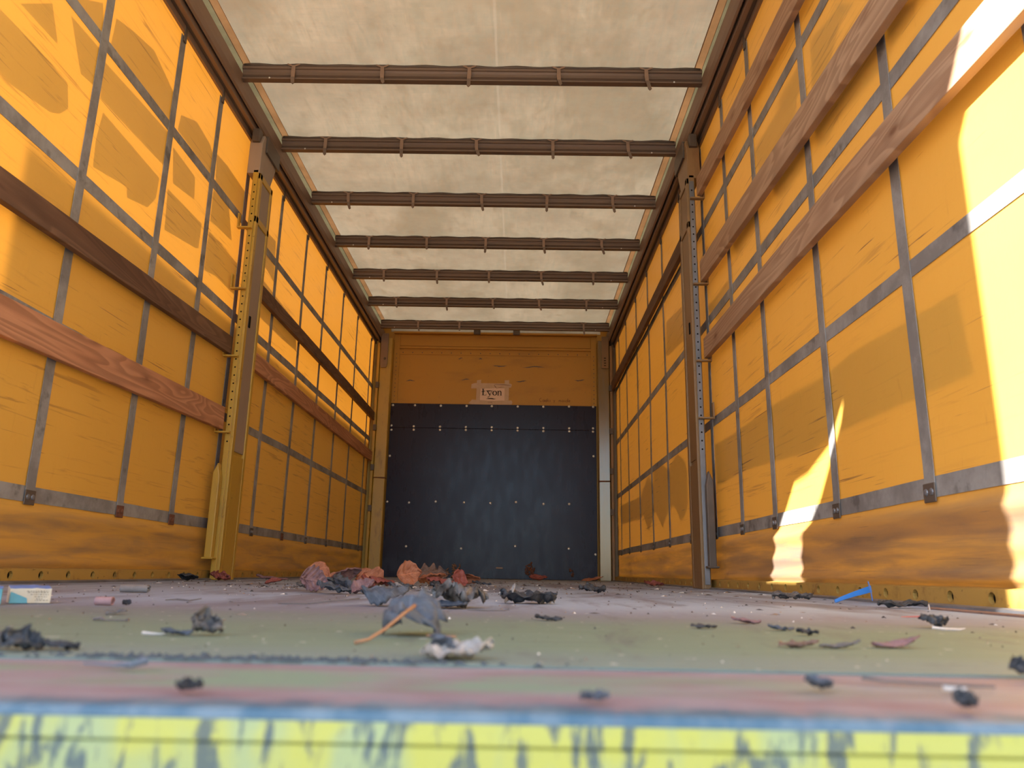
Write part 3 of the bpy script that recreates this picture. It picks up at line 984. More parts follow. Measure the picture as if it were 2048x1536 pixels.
# ------------------------------------------------------------------ middle posts
def side_post(s, label, m_col, m_web, m_fl):
    b = (s * 1.15, 3.72, 0)
    t = thing('side_post', b, label, 'post', 'middle side posts')

    def bx(x0, x1, *r):
        a, c = sorted((s * x0, s * x1))
        return (a, c) + r
    ya, yb = 3.735, 3.940
    MB().box(*bx(1.150, 1.182, ya, yb, 0.0, 2.14)).build('column', m_col, t, b, bevel=0.004)
    # raised flanges left and right of the recessed web
    f = MB().box(*bx(1.138, 1.152, ya, ya + 0.034, 0.0, 2.12)).box(*bx(1.138, 1.152, yb - 0.030, yb, 0.0, 2.12))
    f.box(*bx(1.138, 1.152, ya, yb, 2.085, 2.12)).box(*bx(1.138, 1.152, ya, yb, 1.835, 1.872))
    f.build('flange', m_col, t, b, bevel=0.003)
    MB().box(*bx(1.144, 1.151, ya + 0.034, yb - 0.030, 0.62, 2.09)).build('web_panel', m_web, t, b)
    MB().box(*bx(1.139, 1.151, ya + 0.034, yb - 0.030, 0.0, 0.60)).build('foot_plate', m_col, t, b, bevel=0.004)
    MB().box(*bx(1.1385, 1.147, ya + 0.06, ya + 0.075, 1.27, 1.33)).build('slot', M['hole'], t, b)
    # perforated strip facing the open rear
    MB().box(*bx(1.152, 1.176, ya - 0.006, ya, 0.02, 2.10)).build('perforated_strip', m_fl, t, b, bevel=0.001)
    hm = MB()
    z = 0.66
    while z < 2.08:
        MB().dome((s * 1.164, ya - 0.006, z), (0, -1, 0), 0.0045, 0.0006, 8).build('strip_hole', M['hole'], t, b)
        z += 0.042
    # pockets that hold the boards
    for z in ((1.10, 0.712, 1.46, 1.80) if s < 0 else (2.0, 1.52, 1.112, 0.82)):
        MB().box(*bx(1.150, 1.226, ya - 0.030, ya - 0.004, z - 0.012, z - 0.004)).box(*bx(1.218, 1.226, ya - 0.030, ya - 0.004, z - 0.004, z + 0.07)).build('board_pocket', m_col, t, b, bevel=0.001)
    # lever beside the foot
    lv = MB()
    lv.prism([(s * 1.20, 0.10), (s * 1.165, 0.10), (s * 1.165, 0.48), (s * 1.18, 0.55), (s * 1.20, 0.50)], 'y', ya - 0.050, ya - 0.012)
    lv.box(*bx(1.155, 1.21, ya - 0.058, ya - 0.004, 0.095, 0.105))
    lv.build('locking_lever', m_col if s < 0 else M['track'], t, b, bevel=0.004)
    # head that slides in the roof rail
    hd = MB()
    hd.prism([(ya, 2.12), (yb - 0.03, 2.12), (yb + 0.03, 2.25), (yb + 0.03, 2.33), (ya + 0.03, 2.36), (ya, 2.30)], 'x', s * 1.146, s * 1.215)
    hd.build('post_head', m_web, t, b, bevel=0.004)
    MB().box(*bx(1.135, 1.19, ya + 0.05, yb + 0.06, 2.27, 2.37)).box(*bx(1.16, 1.20, ya - 0.02, ya + 0.03, 2.30, 2.375)).build('roller_block', M['track'], t, b, bevel=0.003)
    return t


side_post(-1, 'yellow steel post in the middle of the left side', M['yellow'], M['web'], M['yellow'])
M['brown_post'] = mat_paint('brown_post_paint', (0.26, 0.15, 0.055, 1), (0.20, 0.12, 0.06, 1), 0.35)
side_post(1, 'brown steel post in the middle of the right side', M['brown_post'], M['brown_post'], M['galv'])

# ------------------------------------------------------------------ front wall
YB = 7.72
wb = MB().box(-1.27, 1.27, YB, YB + 0.05, -0.03, 2.50)
wall = struct(wb.build('wall_back', M['yellow_wall']))
MB().box(-1.055, -0.995, YB - 0.012, YB, 1.73, 2.47).box(0.995, 1.055, YB - 0.012, YB, 1.73, 2.47).build('stile', M['yellow_wall'], wall, bevel=0.002)
MB().box(-0.995, 0.995, YB - 0.010, YB, 2.345, 2.47).build('header_panel', M['yellow_wall'], wall, bevel=0.004)
MB().box(-0.995, 0.995, YB - 0.022, YB, 2.315, 2.335).build('ledge', M['yellow_wall'], wall, bevel=0.002)
MB().box(-0.995, 0.995, YB - 0.006, YB, 2.255, 2.295).build('rivet_strip', M['yellow_wall'], wall, bevel=0.001)
MB().box(-1.06, 1.06, YB - 0.05, YB + 0.02, 2.472, 2.492).build('top_edge', M['yellow_wall'], wall, bevel=0.003)
for sx in (-1, 1):
    a, c = sorted((sx * 1.10, sx * 1.265))
    MB().box(a, c, 7.722, 7.79, 2.38, 2.56).build('corner_cap', M['yellow_wall'], wall)
for cx_ in (-0.19, 0.22):
    MB().box(cx_ - 0.035, cx_ + 0.035, YB - 0.07, YB - 0.045, 2.465, 2.515).build('roof_clip', M['track'], wall, bevel=0.004)
for k in range(20):
    MB().dome((-0.96 + k * 0.101, YB - 0.006, 2.275), (0, -1, 0), 0.006, 0.003, 8).build('rivet', M['track'], wall)
for sx in (-1, 1):
    for k in range(12):
        MB().dome((sx * 1.025, YB - 0.012, 1.76 + k * 0.045), (0, -1, 0), 0.005, 0.003, 8).build('rivet', M['track'], wall)
# gouges in the paint
g = MB()
random.seed(8)
for cx_, cz_, L in ((-0.87, 1.97, .10), (-0.30, 1.99, .09), (0.28, 1.98, .12), (0.88, 2.0, .11), (0.05, 2.14, .16), (0.40, 2.135, .24), (-0.36, 2.215, .05), (-0.15, 2.215, .04)):
    pts = []
    N = 9
    for k in range(N + 1):
        f = k / N
        pts.append((cx_ - L / 2 + L * f, YB - 0.0012, cz_ + 0.004 * math.sin(f * 7 + cx_ * 9) + 0.006 * f + 0.006 * math.sin(PI * f)))
    for k in range(N, -1, -1):
        f = k / N
        pts.append((cx_ - L / 2 + L * f, YB - 0.0012, cz_ + 0.004 * math.sin(f * 7 + cx_ * 9) + 0.006 * f - 0.009 * math.sin(PI * f) * random.uniform(.3, 1)))
    g.add(pts, [tuple(range(len(pts)))])
g.build('gouge', M['track'], wall)


# ------------------------------------------------------------------ corner posts beside the front wall
def corner_post(s, label):
    b = (s * 1.12, 7.62, 0)
    t = thing('corner_post', b, label, 'corner post', 'front corner posts')
    m = M['yellow'] if s < 0 else M['corner_gloss']
    yf = 7.60
    pr = [(s * 1.057, YB - 0.001), (s * 1.057, yf + 0.02), (s * 1.062, yf + 0.012), (s * 1.168, yf), (s * 1.176, yf + 0.010), (s * 1.176, YB - 0.001)]
    mb = MB().prism(pr, 'z', 0, 0.948).prism(pr, 'z', 0.956, 2.40)
    mb.build('column', m, t, b, bevel=0.004)
    a, c = sorted((s * 1.06, s * 1.17))
    MB().box(a, c, yf + 0.008, YB - 0.001, 0.945, 0.959).build('joint', M['rust'], t, b)
    a, c = sorted((s * 1.177, s * 1.203))
    MB().box(a, c, yf - 0.012, YB - 0.001, 0.0, 2.34).build('side_channel', M['yellow'] if s < 0 else M['brown_post'], t, b, bevel=0.004)
    a, c = sorted((s * 1.250, s * 1.262))
    a2, c2 = sorted((s * 1.204, s * 1.262))
    MB().box(a, c, 7.58, YB - 0.001, 0.0, 2.40).box(a2, c2, 7.662, YB - 0.001, 0.0, 2.40).build('edge_channel', M['yellow'] if s < 0 else M['brown_post'], t, b)
    # board pockets, hinges
    for z in (0.62, 1.02, 1.42, 1.86):
        a, c = sorted((s * 1.165, s * 1.20))
        MB().box(a, c, yf - 0.03, yf - 0.008, z, z + 0.06).build('board_pocket', M['track'], t, b, bevel=0.003)
    # gusset
    x0, x1 = s * 1.095, s * 1.172
    if s < 0:
        MB().prism([(x1, 2.44), (x0, 2.44), (x0, 2.12), (x0 - s * -0.01, 2.075), (x1 - s * 0.01, 2.075), (x1, 2.13)], 'y', yf - 0.014, yf - 0.002).build('gusset', M['rail'], t, b, bevel=0.003)
        MB().dome((s * 1.125, yf - 0.014, 2.17), (0, -1, 0), 0.014, 0.008).build('bolt', M['track'], t, b)
    else:
        MB().box(x0, x1 - 0.005, yf - 0.014, yf - 0.002, 2.10, 2.44).build('gusset', M['brown_post'], t, b, bevel=0.003)
        for k in range(4):
            MB().box(1.118, 1.138, yf - 0.0165, yf - 0.0135, 2.125 + k * 0.026, 2.133 + k * 0.026).build('slot', M['hole'], t, b)
    return t


def mat_corner_gloss():
    m = NT('glossy_worn_paint')
    x, y, z = m.xyz()
    n = m.ramp(m.noise(m.vec((6, 1, 0.7)), 2.5, 5, 0.65), 0.35, 0.7)
    c = m.mix(n, (0.21, 0.125, 0.035, 1), (0.20, 0.14, 0.065, 1))
    sc = m.ramp(m.noise(m.vec((30, 1, 2)), 3, 4), 0.62, 0.72)
    c = m.mix(m.math('MULTIPLY', sc, 0.5), c, (0.10, 0.06, 0.035, 1))
    return m.end(m.bsdf(c, 0.18, 0.0, spec=0.62, coat=0.1, coatr=0.1))


M['corner_gloss'] = mat_corner_gloss()
corner_post(-1, 'yellow corner post left of the dark plywood')
corner_post(1, 'pale bluish glossy corner post right of the dark plywood')

# ------------------------------------------------------------------ dark plywood sheets on the front wall
RIV_TOP = [(-1.032, 1.706), (-0.806, 1.708), (-0.541, 1.708), (-0.277, 1.709), (-0.02, 1.711), (0.245, 1.712), (0.507, 1.714), (0.769, 1.72), (1.016, 1.72), (-1.036, 1.494), (-0.808, 1.489), (-0.541, 1.489), (-0.278, 1.490), (-0.016, 1.492), (0.247, 1.490), (0.509, 1.493), (0.771, 1.494), (1.013, 1.498)]
RIV_LOW = [(-1.034, 1.450), (-0.807, 1.454), (-0.54, 1.456), (-0.278, 1.459), (-0.015, 1.461), (0.247, 1.462), (0.509, 1.462), (0.771, 1.464), (1.012, 1.464), (-1.036, 1.183), (1.016, 1.213), (-1.036, 0.725), (-0.818, 0.719), (-0.553, 0.734), (-0.272, 0.73), (-0.01, 0.727), (0.244, 0.742), (0.517, 0.729), (0.771, 0.733), (-0.826, 0.294), (-0.286, 0.282), (0.241, 0.314), (0.767, 0.299), (1.027, 0.248)]


def sheet(z0, z1, riv, label, th):
    b = (0, YB, z0)
    t = thing('plywood_sheet', b, label, 'plywood sheet', 'dark plywood sheets on the front wall')
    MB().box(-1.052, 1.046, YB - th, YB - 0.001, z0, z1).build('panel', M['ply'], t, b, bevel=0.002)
    for x, z in riv:
        MB().dome((x, YB - th, z), (0, -1, 0), 0.0125, 0.006).build('rivet', M['rivet'], t, b, smooth=True)


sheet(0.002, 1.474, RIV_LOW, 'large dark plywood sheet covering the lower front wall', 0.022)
sheet(1.476, 1.728, RIV_TOP, 'narrow dark plywood strip above the large sheet, below the paper sign', 0.022)

# torn remains stuck low on the plywood
def clump(name, c, r, n, mat, label, cat, seed, flatn=(1, 0.3, 1), thick=0.006):
    random.seed(seed)
    mb = MB()
    for k in range(n):
        a = [random.uniform(-1, 1) * r * flatn[i] for i in range(3)]
        p = Vector(c) + Vector(a)
        d = Vector((random.uniform(-1, 1) * flatn[0], random.uniform(-1, 1) * flatn[1], random.uniform(-1, 1) * flatn[2])).normalized() * r * random.uniform(.3, .8)
        q = Vector((random.uniform(-1, 1), random.uniform(-.3, .3), random.uniform(-1, 1))) * r * 0.2
        mb.tube([p - d * .5, p + q, p + d * .5], [thick, thick * 1.6, thick * .6], 5)
    return tag(mb.build(name, mat, None, c), label, cat)


yp = YB - 0.022
clump('rusty_residue', (0.395, yp - 0.024, 0.10), 0.055, 26, M['rust'], 'rusty brown crumbled clump stuck low on the dark plywood, right of centre', 'debris', 2, (0.8, .2, 1.1))
clump('dry_residue', (-0.375, yp - 0.026, 0.075), 0.07, 16, M['stem'], 'tan dried residue stuck on the plywood foot above the leaf pile', 'debris', 3, (1.1, .2, .8), 0.004)
clump('rusty_bracket_scrap', (0.79, yp - 0.012, 0.07), 0.035, 10, M['rust'], 'small rusty scrap at the foot of the plywood near the right corner post', 'debris', 5, (.6, .25, 1))
tag(MB().box(0.06, 0.125, yp - 0.010, yp - 0.001, 0.095, 0.112).build('metal_tab', M['hook'], None, (0.09, yp, 0.1), bevel=0.003), 'small tan metal tab low in the middle of the plywood', 'metal tab')


# ------------------------------------------------------------------ paper sign
def ribbon(path, widths, y, close=False):
    """flat stroke in the xz plane"""
    P = [Vector((p[0], p[1])) for p in path]
    n = len(P)
    L, R = [], []
    for i in range(n):
        if close:
            t = P[(i + 1) % n] - P[i - 1]
        else:
            t = P[min(i + 1, n - 1)] - P[max(i - 1, 0)]
        t.normalize()
        nn = Vector((-t.y, t.x))
        w = widths[i] if hasattr(widths, '__len__') else widths
        L.append(P[i] + nn * w / 2)
        R.append(P[i] - nn * w / 2)
    vs = [(v.x, y, v.y) for v in L] + [(v.x, y, v.y) for v in R]
    m = n if close else n - 1
    return vs, [(i, (i + 1) % n, n + (i + 1) % n, n + i) for i in range(m)]


def arc(cx, cz, rx, rz, a0, a1, n=14):
    return [(cx + rx * math.cos(math.radians(a0 + (a1 - a0) * k / n)), cz + rz * math.sin(math.radians(a0 + (a1 - a0) * k / n))) for k in range(n + 1)]


b = (0, YB, 1.735)
sg = thing('paper_sign', b, 'paper sign reading Lyon taped to the yellow front wall above the dark plywood', 'sign')
MB().box(-0.165, 0.142, YB - 0.002, YB - 0.0005, 1.745, 1.955).build('paper', M['paper'], sg, b)


def tape(pts, yy, lab=None):
    mb = MB()
    mb.add([(x, yy, z) for x, z in pts], [tuple(range(len(pts)))])
    o = mb.build('tape_strip', M['tape'], sg, b, solid=0.0006)


tape([(-0.238, 1.900), (-0.236, 1.945), (-0.20, 1.957), (0.165, 1.957), (0.180, 1.945), (0.172, 1.915), (0.10, 1.905), (0.03, 1.908), (-0.05, 1.902)], YB - 0.003)
tape([(-0.262, 1.742), (-0.225, 1.782), (-0.06, 1.772), (0.18, 1.778), (0.190, 1.757), (0.182, 1.735), (-0.02, 1.730), (-0.22, 1.731)], YB - 0.0036)
tape([(-0.185, 1.735), (-0.180, 1.985), (-0.137, 1.993), (-0.140, 1.90), (-0.146, 1.735)], YB - 0.0042)
tape([(0.108, 1.735), (0.106, 1.990), (0.152, 1.992), (0.150, 1.735)], YB - 0.0048)
lt = MB()
yy = YB - 0.0056
z0 = 1.829
def rb(path, w, close=False):
    v, f = ribbon(path, w, yy, close)
    lt.add(v, f)
# L with the stroke through it
rb([(-0.114, z0), (-0.114, z0 + 0.068)], 0.0115)
rb([(-0.126, z0 + 0.0675), (-0.100, z0 + 0.0675)], 0.003)
rb([(-0.127, z0 + 0.0015), (-0.082, z0 + 0.0015)], 0.0035)
rb([(-0.084, z0), (-0.0795, z0 + 0.017)], [0.005, 0.002])
rb([(-0.130, z0 + 0.036), (-0.094, z0 + 0.045)], 0.006)
# y
rb([(-0.070, z0 + 0.046), (-0.043, z0 + 0.002)], [0.010, 0.009])
rb([(-0.024, z0 + 0.046), (-0.044, z0 - 0.001), (-0.055, z0 - 0.018), (-0.066, z0 - 0.021)], [0.004, 0.005, 0.005, 0.009])
rb([(-0.080, z0 + 0.0465), (-0.056, z0 + 0.0465)], 0.003)
rb([(-0.036, z0 + 0.0465), (-0.014, z0 + 0.0465)], 0.003)
rb([(-0.083, z0 + 0.048), (-0.05, z0 + 0.046), (-0.028, z0 + 0.049)], [0.004, 0.010, 0.004])
# o
pth = arc(0.006, z0 + 0.0235, 0.019, 0.0215, 0, 360, 28)[:-1]
rb(pth, [0.0045 + 0.0065 * abs(math.cos(math.radians(360 * k / 28))) for k in range(28)], True)
# n
rb([(0.041, z0), (0.041, z0 + 0.046)], 0.0095)
rb([(0.033, z0 + 0.0455), (0.045, z0 + 0.0475)], 0.003)
rb([(0.032, z0 + 0.001), (0.050, z0 + 0.001)], 0.003)
rb([(0.043, z0 + 0.034)] + arc(0.058, z0 + 0.032, 0.0125, 0.0145, 150, 0, 8) + [(0.0705, z0 + 0.0)], [0.003, 0.004, 0.005, 0.006, 0.007, 0.008, 0.009, 0.0095, 0.0095, 0.0095, 0.0095])
rb([(0.062, z0 + 0.001), (0.079, z0 + 0.001)], 0.003)
lt.build('lettering', M['ink'], sg, b)
lt = MB()
rb([(-0.078, 1.790), (-0.045, 1.795), (-0.02, 1.795), (0.0, 1.791), (0.02, 1.793)], [0.003, 0.009, 0.009, 0.006, 0.001])
lt.build('pen_stroke', M['ink'], sg, b)
lt = MB()
yy = YB - 0.0062
rb([(0.005, 1.945), (0.10, 1.943), (0.17, 1.936)], [0.002, 0.006, 0.003])
rb([(-0.002, 1.940), (0.012, 1.918), (0.026, 1.903)], [0.003, 0.006, 0.002])
rb([(0.026, 1.904), (0.06, 1.912), (0.10, 1.918)], [0.002, 0.004, 0.001])
rb([(-0.06, 1.752), (-0.02, 1.757), (-0.018, 1.738)], [0.002, 0.004, 0.002])
lt.build('tear_line', M['rust'], sg, b)

# handwriting in faded marker, low on the yellow wall right of the sign
lt = MB()
yy = YB - 0.0012
hx = 0.467
zz = 1.772
w = 0.0042
def glyph(ch, x):
    A = lambda cx, cz, rx, rz, a, c, n=8: arc(x + cx, zz + cz, rx, rz, a, c, n)
    if ch == 'C': rb(A(.014, .018, .013, .018, 60, 310), w); return .034
    if ch == 'a': rb(A(.009, .009, .009, .009, 0, 360, 10), w); rb([(x + .018, zz + .018), (x + .019, zz)], w); return .027
    if ch == 'd': rb(A(.009, .009, .009, .009, 0, 360, 10), w); rb([(x + .019, zz + .036), (x + .019, zz)], w); return .028
    if ch == 'i': rb([(x + .003, zz + .018), (x + .003, zz)], w); rb([(x + .004, zz + .028), (x + .005, zz + .025)], w); return .013
    if ch == 's': rb([(x + .012, zz + .017), (x + .003, zz + .014), (x + .012, zz + .006), (x + .001, zz)], w); return .021
    if ch == 'y': rb([(x, zz + .018), (x + .008, zz + .002)], w); rb([(x + .016, zz + .018), (x + .004, zz - .013)], w); return .036
    if ch == 'm': rb([(x, zz), (x + .001, zz + .018), (x + .008, zz + .015), (x + .010, zz), (x + .012, zz + .017), (x + .020, zz + .014), (x + .022, zz)], w); return .030
    if ch == 'o': rb(A(.009, .009, .008, .009, 0, 360, 10), w); return .023
    if ch == 'n': rb([(x, zz), (x + .001, zz + .017), (x + .010, zz + .015), (x + .012, zz)], w); return .019
    if ch == 'e': rb([(x + .001, zz + .009), (x + .015, zz + .011)] + A(.008, .009, .008, .009, 20, 320), w); return .022
    return .02
for ch in 'Cadis y monde':
    hx += glyph(ch, hx)
hw_ = lt.build('handwriting', M['pencil'], wall)
hw_['label'] = 'faded brown handwriting low on the yellow wall'

# ------------------------------------------------------------------ rear frame (behind the frame edge, shades the sun)
struct(MB().box(-1.27, -1.20, 0.345, 0.435, -0.03, 2.62).build('trim_2', M['yellow'], bevel=0.004))
struct(MB().box(1.20, 1.27, 0.345, 0.435, -0.03, 2.62).build('trim_3', M['yellow'], bevel=0.004))
struct(MB().box(-1.27, 1.27, 0.345, 0.435, 2.600, 2.66).build('trim_4', M['yellow'], bevel=0.004))


# ------------------------------------------------------------------ leaves and litter
def leaf_geo(L, W, seed, roll=1.0, bend=0.6, pleat=0.0, crumple=0.12, rag=0.15, point=0.8, NU=26, NV=14):
    """a dried leaf: outline, rolled across, bent along, pleated along its veins, crumpled"""
    mb = MB()
    vs, uv, fs = [], [], []
    so = Vector((seed * 3.17, seed * 1.31, seed * 0.77))
    for i in range(NU + 1):
        u = i / NU
        wu = W * 0.5 * (math.sin(PI * min(1, u ** point)) ** 0.7 if 0 < u < 1 else 0.02)
        for j in range(NV + 1):
            v = -1 + 2 * j / NV
            ed = 1 + rag * mnoise.noise(Vector((u * 7, (1 if v > 0 else -1) * 3, seed))) * abs(v)
            a = v * wu * ed
            x = (u - 0.5) * L
            # roll across the midrib
            th = roll * v * (0.7 + 0.5 * mnoise.noise(Vector((u * 2, seed, 4))))
            rr = abs(a) / max(abs(th), 1e-3)
            if abs(th) > 1e-3:
                y = math.copysign(rr * math.sin(abs(th)), v)
                z = rr * (1 - math.cos(abs(th)))
            else:
                y, z = a, 0
            z += pleat * W * math.sin((u * 7 - abs(v) * 2.2) * 2 * PI * 0.75) * abs(v) ** 0.7 * 0.5
            # bend along the length
            ph = bend * (u - 0.5)
            if abs(bend) > 1e-3:
                R = L / bend
                x, z = (R - z) * math.sin(ph), R - (R - z) * math.cos(ph)
            q = Vector((u * 4.5, v * 2.6, 0)) + so
            z += crumple * W * (mnoise.noise(q) + 0.5 * mnoise.noise(q * 2.3))
            y += crumple * W * 0.5 * mnoise.noise(q + Vector((9, 0, 0)))
            x += crumple * W * 0.5 * mnoise.noise(q + Vector((0, 9, 0)))
            vs.append(Vector((x, y, z)))
            uv.append((u, j / NV))
    for i in range(NU):
        for j in range(NV):
            a = i * (NV + 1) + j
            fs.append((a, a + 1, a + NV + 2, a + NV + 1))
    return vs, fs, uv


def leaf(x, y, L, W, seed, rot, mat, label, cat='leaf', stem=None, stem_mat='stem', z=0.0005, name='dry_leaf', group='fallen leaves', **kw):
    vs, fs, uv = leaf_geo(L, W, seed, **kw)
    R = Euler([math.radians(a) for a in rot], 'XYZ').to_matrix()
    vs = [R @ v for v in vs]
    mz = min(v.z for v in vs)
    off = Vector((x, y, z - mz))
    mb = MB()
    mb.add([v + off for v in vs], fs)
    mb.uv = uv
    if stem:
        t = thing(name, (x, y, z), label, cat, group)
        mb.build('blade', M[mat], t, (x, y, z), smooth=True, solid=0.0006)
        MB().tube([Vector(p) for p in stem[0]], stem[1], 6).build('stem', M[stem_mat], t, (x, y, z), smooth=True)
        return t
    o = mb.build(name, M[mat], None, (x, y, z), smooth=True, solid=0.0006)
    return tag(o, label, cat, group)


# the big one close to the camera: tent-like, on its points, with an orange stem
leaf(0.181, 0.720, 0.070, 0.078, 3, (180, -13, 78), 'leaf_slate', 'large curled slate-grey leaf with a long orange stem, nearest the camera', stem=([(0.186, 0.690, 0.027), (0.178, 0.672, 0.020), (0.168, 0.650, 0.010), (0.158, 0.632, 0.003), (0.150, 0.622, 0.0015)], [0.0016, 0.0014, 0.0013, 0.0012, 0.0016]), roll=1.9, bend=0.7, crumple=0.13, pleat=0.04, rag=0.4)
tag(MB().tube([(0.196, 0.70, 0.0018), (0.21, 0.695, 0.0016), (0.222, 0.693, 0.0018)], [0.001, 0.0016, 0.001], 6).build('straw_stalk', M['stem'], None, (0.21, 0.695, 0.001)), 'thin straw-coloured stalk lying under the large slate leaf', 'stalk')
leaf(0.236, 0.530, 0.046, 0.032, 9, (8, -6, 5), 'leaf_pale', 'pale blue-white ragged leaf in front of the large slate leaf, at the sill seam', roll=0.7, bend=0.7, crumple=0.22, rag=0.6)
leaf(0.228, 0.545, 0.030, 0.026, 10, (20, 15, 40), 'leaf_slate', 'small dark leaf scrap lying behind the pale ragged leaf at the seam', roll=1.0, bend=1.0, crumple=0.25, rag=0.5)
leaf(0.060, 1.290, 0.075, 0.080, 21, (180, 0, 8), 'leaf_slate', 'rolled dark leaf with a long stem pointing left, behind the large slate leaf', stem=([(0.022, 1.275, 0.012), (-0.01, 1.262, 0.009), (-0.05, 1.25, 0.004), (-0.085, 1.245, 0.003), (-0.10, 1.25, 0.003)], 0.0011), stem_mat='twig', roll=2.3, bend=0.3, crumple=0.10, pleat=0.03)
leaf(0.182, 1.275, 0.085, 0.085, 33, (0, 0, 10), 'leaf_grey', 'pleated grey leaf with a stem, right of the large slate leaf', stem=([(0.150, 1.27, 0.018), (0.13, 1.272, 0.025), (0.118, 1.28, 0.026)], 0.0012), stem_mat='twig', roll=0.9, bend=0.9, crumple=0.2, pleat=0.11, rag=0.4)
leaf(0.160, 1.245, 0.075, 0.040, 35, (10, 0, -12), 'leaf_slate', 'flat dark leaf half tucked under the pleated grey leaf', roll=0.5, bend=0.4, crumple=0.14, rag=0.4)
tag(MB().tube([(0.20, 1.19, 0.002), (0.225, 1.185, 0.0016), (0.255, 1.19, 0.002), (0.262, 1.19, 0.004)], [0.001, 0.0011, 0.0011, 0.0018], 6).build('leaf_stalk', M['twig'], None, (0.22, 1.19, 0.001)), 'thin grey leaf stalk lying in front of the pleated grey leaf', 'stalk')
leaf(-0.239, 2.00, 0.070, 0.075, 41, (60, 10, 20), 'leaf_purple', 'striped fan-shaped leaf at the left front of the leaf pile', roll=0.9, bend=0.6, crumple=0.06, pleat=0.18, rag=0.1)
leaf(-0.204, 2.19, 0.080, 0.070, 42, (20, 25, 30), 'leaf_slate', 'bluish grey curled leaf in the middle of the leaf pile', roll=1.3, bend=0.8, crumple=0.12, pleat=0.06)
leaf(-0.165, 1.90, 0.085, 0.060, 43, (5, 10, -8), 'leaf_slate', 'dark crumpled leaf lying low at the front of the leaf pile', roll=0.6, bend=0.5, crumple=0.22, rag=0.5)
leaf(-0.105, 1.95, 0.065, 0.060, 44, (30, -25, 12), 'leaf_purple', 'mauve folded leaf just behind the rolled dark leaf', roll=1.1, bend=0.7, crumple=0.12)
leaf(-0.36, 2.88, 0.13, 0.10, 45, (150, -22, 15), 'leaf_purple', 'long arched purple-brown leaf at the back of the pile, below the corner post', roll=1.2, bend=1.0, crumple=0.07, pleat=0.03)
leaf(-0.43, 2.80, 0.09, 0.10, 46, (60, 15, 10), 'leaf_orange', 'upright orange-brown leaf at the left end of the pile', roll=0.7, bend=0.3, crumple=0.10)
leaf(-0.425, 3.05, 0.10, 0.08, 47, (35, 5, -10), 'leaf_orange', 'orange leaf lying between the upright orange leaf and the arched purple one', roll=0.8, bend=0.5, crumple=0.12)
leaf(-0.275, 3.02, 0.10, 0.10, 48, (40, 20, -30), 'leaf_orange', 'orange leaf standing in front of the left corner post', roll=0.9, bend=0.5, crumple=0.10)
leaf(-0.235, 2.98, 0.10, 0.085, 49, (170, 12, 10), 'leaf_red', 'dark red hollow leaf in front of the left corner post', roll=1.3, bend=0.5, crumple=0.08, pleat=0.05)
leaf(-0.155, 3.13, 0.10, 0.11, 50, (65, -8, 20), 'leaf_orange', 'upright orange leaf in front of the dark plywood, left of the red ones', roll=0.8, bend=0.5, crumple=0.11)
leaf(-0.125, 3.70, 0.15, 0.11, 51, (50, 0, 0), 'leaf_brown', 'brown leaf with spiky edge against the dark plywood in the pile', roll=0.8, bend=0.4, crumple=0.14, rag=0.6)
leaf(-0.035, 3.16, 0.11, 0.085, 52, (170, 8, 8), 'leaf_red', 'dark red curled leaf right of the middle of the pile', roll=1.4, bend=0.4, crumple=0.10, pleat=0.07)
leaf(0.040, 3.20, 0.075, 0.08, 53, (65, 20, 30), 'leaf_red', 'red-brown upright leaf tip at the right of the pile', roll=0.8, bend=0.4, crumple=0.10)
leaf(0.033, 3.95, 0.12, 0.10, 54, (150, 5, 0), 'leaf_orange', 'tan domed leaf at the right end of the pile', roll=0.9, bend=0.8, crumple=0.08)
leaf(0.105, 3.72, 0.09, 0.05, 55, (10, 5, 0), 'leaf_slate', 'flat dark leaf just right of the tan domed leaf', roll=0.6, bend=0.4, crumple=0.15)
leaf(-0.225, 2.65, 0.07, 0.06, 56, (30, 30, 40), 'leaf_red', 'small red leaf fragment low in the middle of the pile', roll=0.9, bend=0.6, crumple=0.15)
leaf(-0.07, 2.35, 0.055, 0.05, 57, (20, 10, 80), 'leaf_pale', 'pale greyish leaf fragment in front of the dark red curled leaf', roll=0.9, bend=0.7, crumple=0.2)
leaf(-0.11, 2.6, 0.08, 0.05, 58, (10, 5, 10), 'leaf_slate', 'thin dark leaf lying flat behind the mauve folded leaf', roll=0.6, bend=0.4, crumple=0.2)
leaf(-0.315, 2.45, 0.085, 0.075, 101, (160, 10, 40), 'leaf_slate', 'bluish grey curled leaf below the arched purple-brown leaf in the pile', roll=1.6, bend=0.6, crumple=0.12)
leaf(-0.28, 2.10, 0.060, 0.040, 102, (10, 8, 25), 'leaf_grey', 'flat grey leaf scrap between the striped fan leaf and the dark low leaf', roll=0.7, bend=0.5, crumple=0.25, rag=0.5)
leaf(-0.33, 3.20, 0.10, 0.09, 103, (50, -15, 5), 'leaf_orange', 'orange leaf behind the arched purple-brown leaf in the pile', roll=0.9, bend=0.6, crumple=0.12)
leaf(-0.09, 3.35, 0.12, 0.10, 104, (155, -10, 20), 'leaf_orange', 'orange-brown arched leaf between the upright orange leaf and the spiky brown one', roll=1.2, bend=0.6, crumple=0.12)
leaf(-0.20, 2.45, 0.060, 0.05, 105, (25, 12, 60), 'leaf_brown', 'small brown leaf fragment just behind the bluish grey leaf in the pile', roll=1.2, bend=0.7, crumple=0.2)
leaf(0.02, 2.6, 0.065, 0.045, 106, (12, 6, 10), 'leaf_black', 'small black leaf fragment in front of the red leaves at the right of the pile', roll=0.8, bend=0.5, crumple=0.28, rag=0.5)
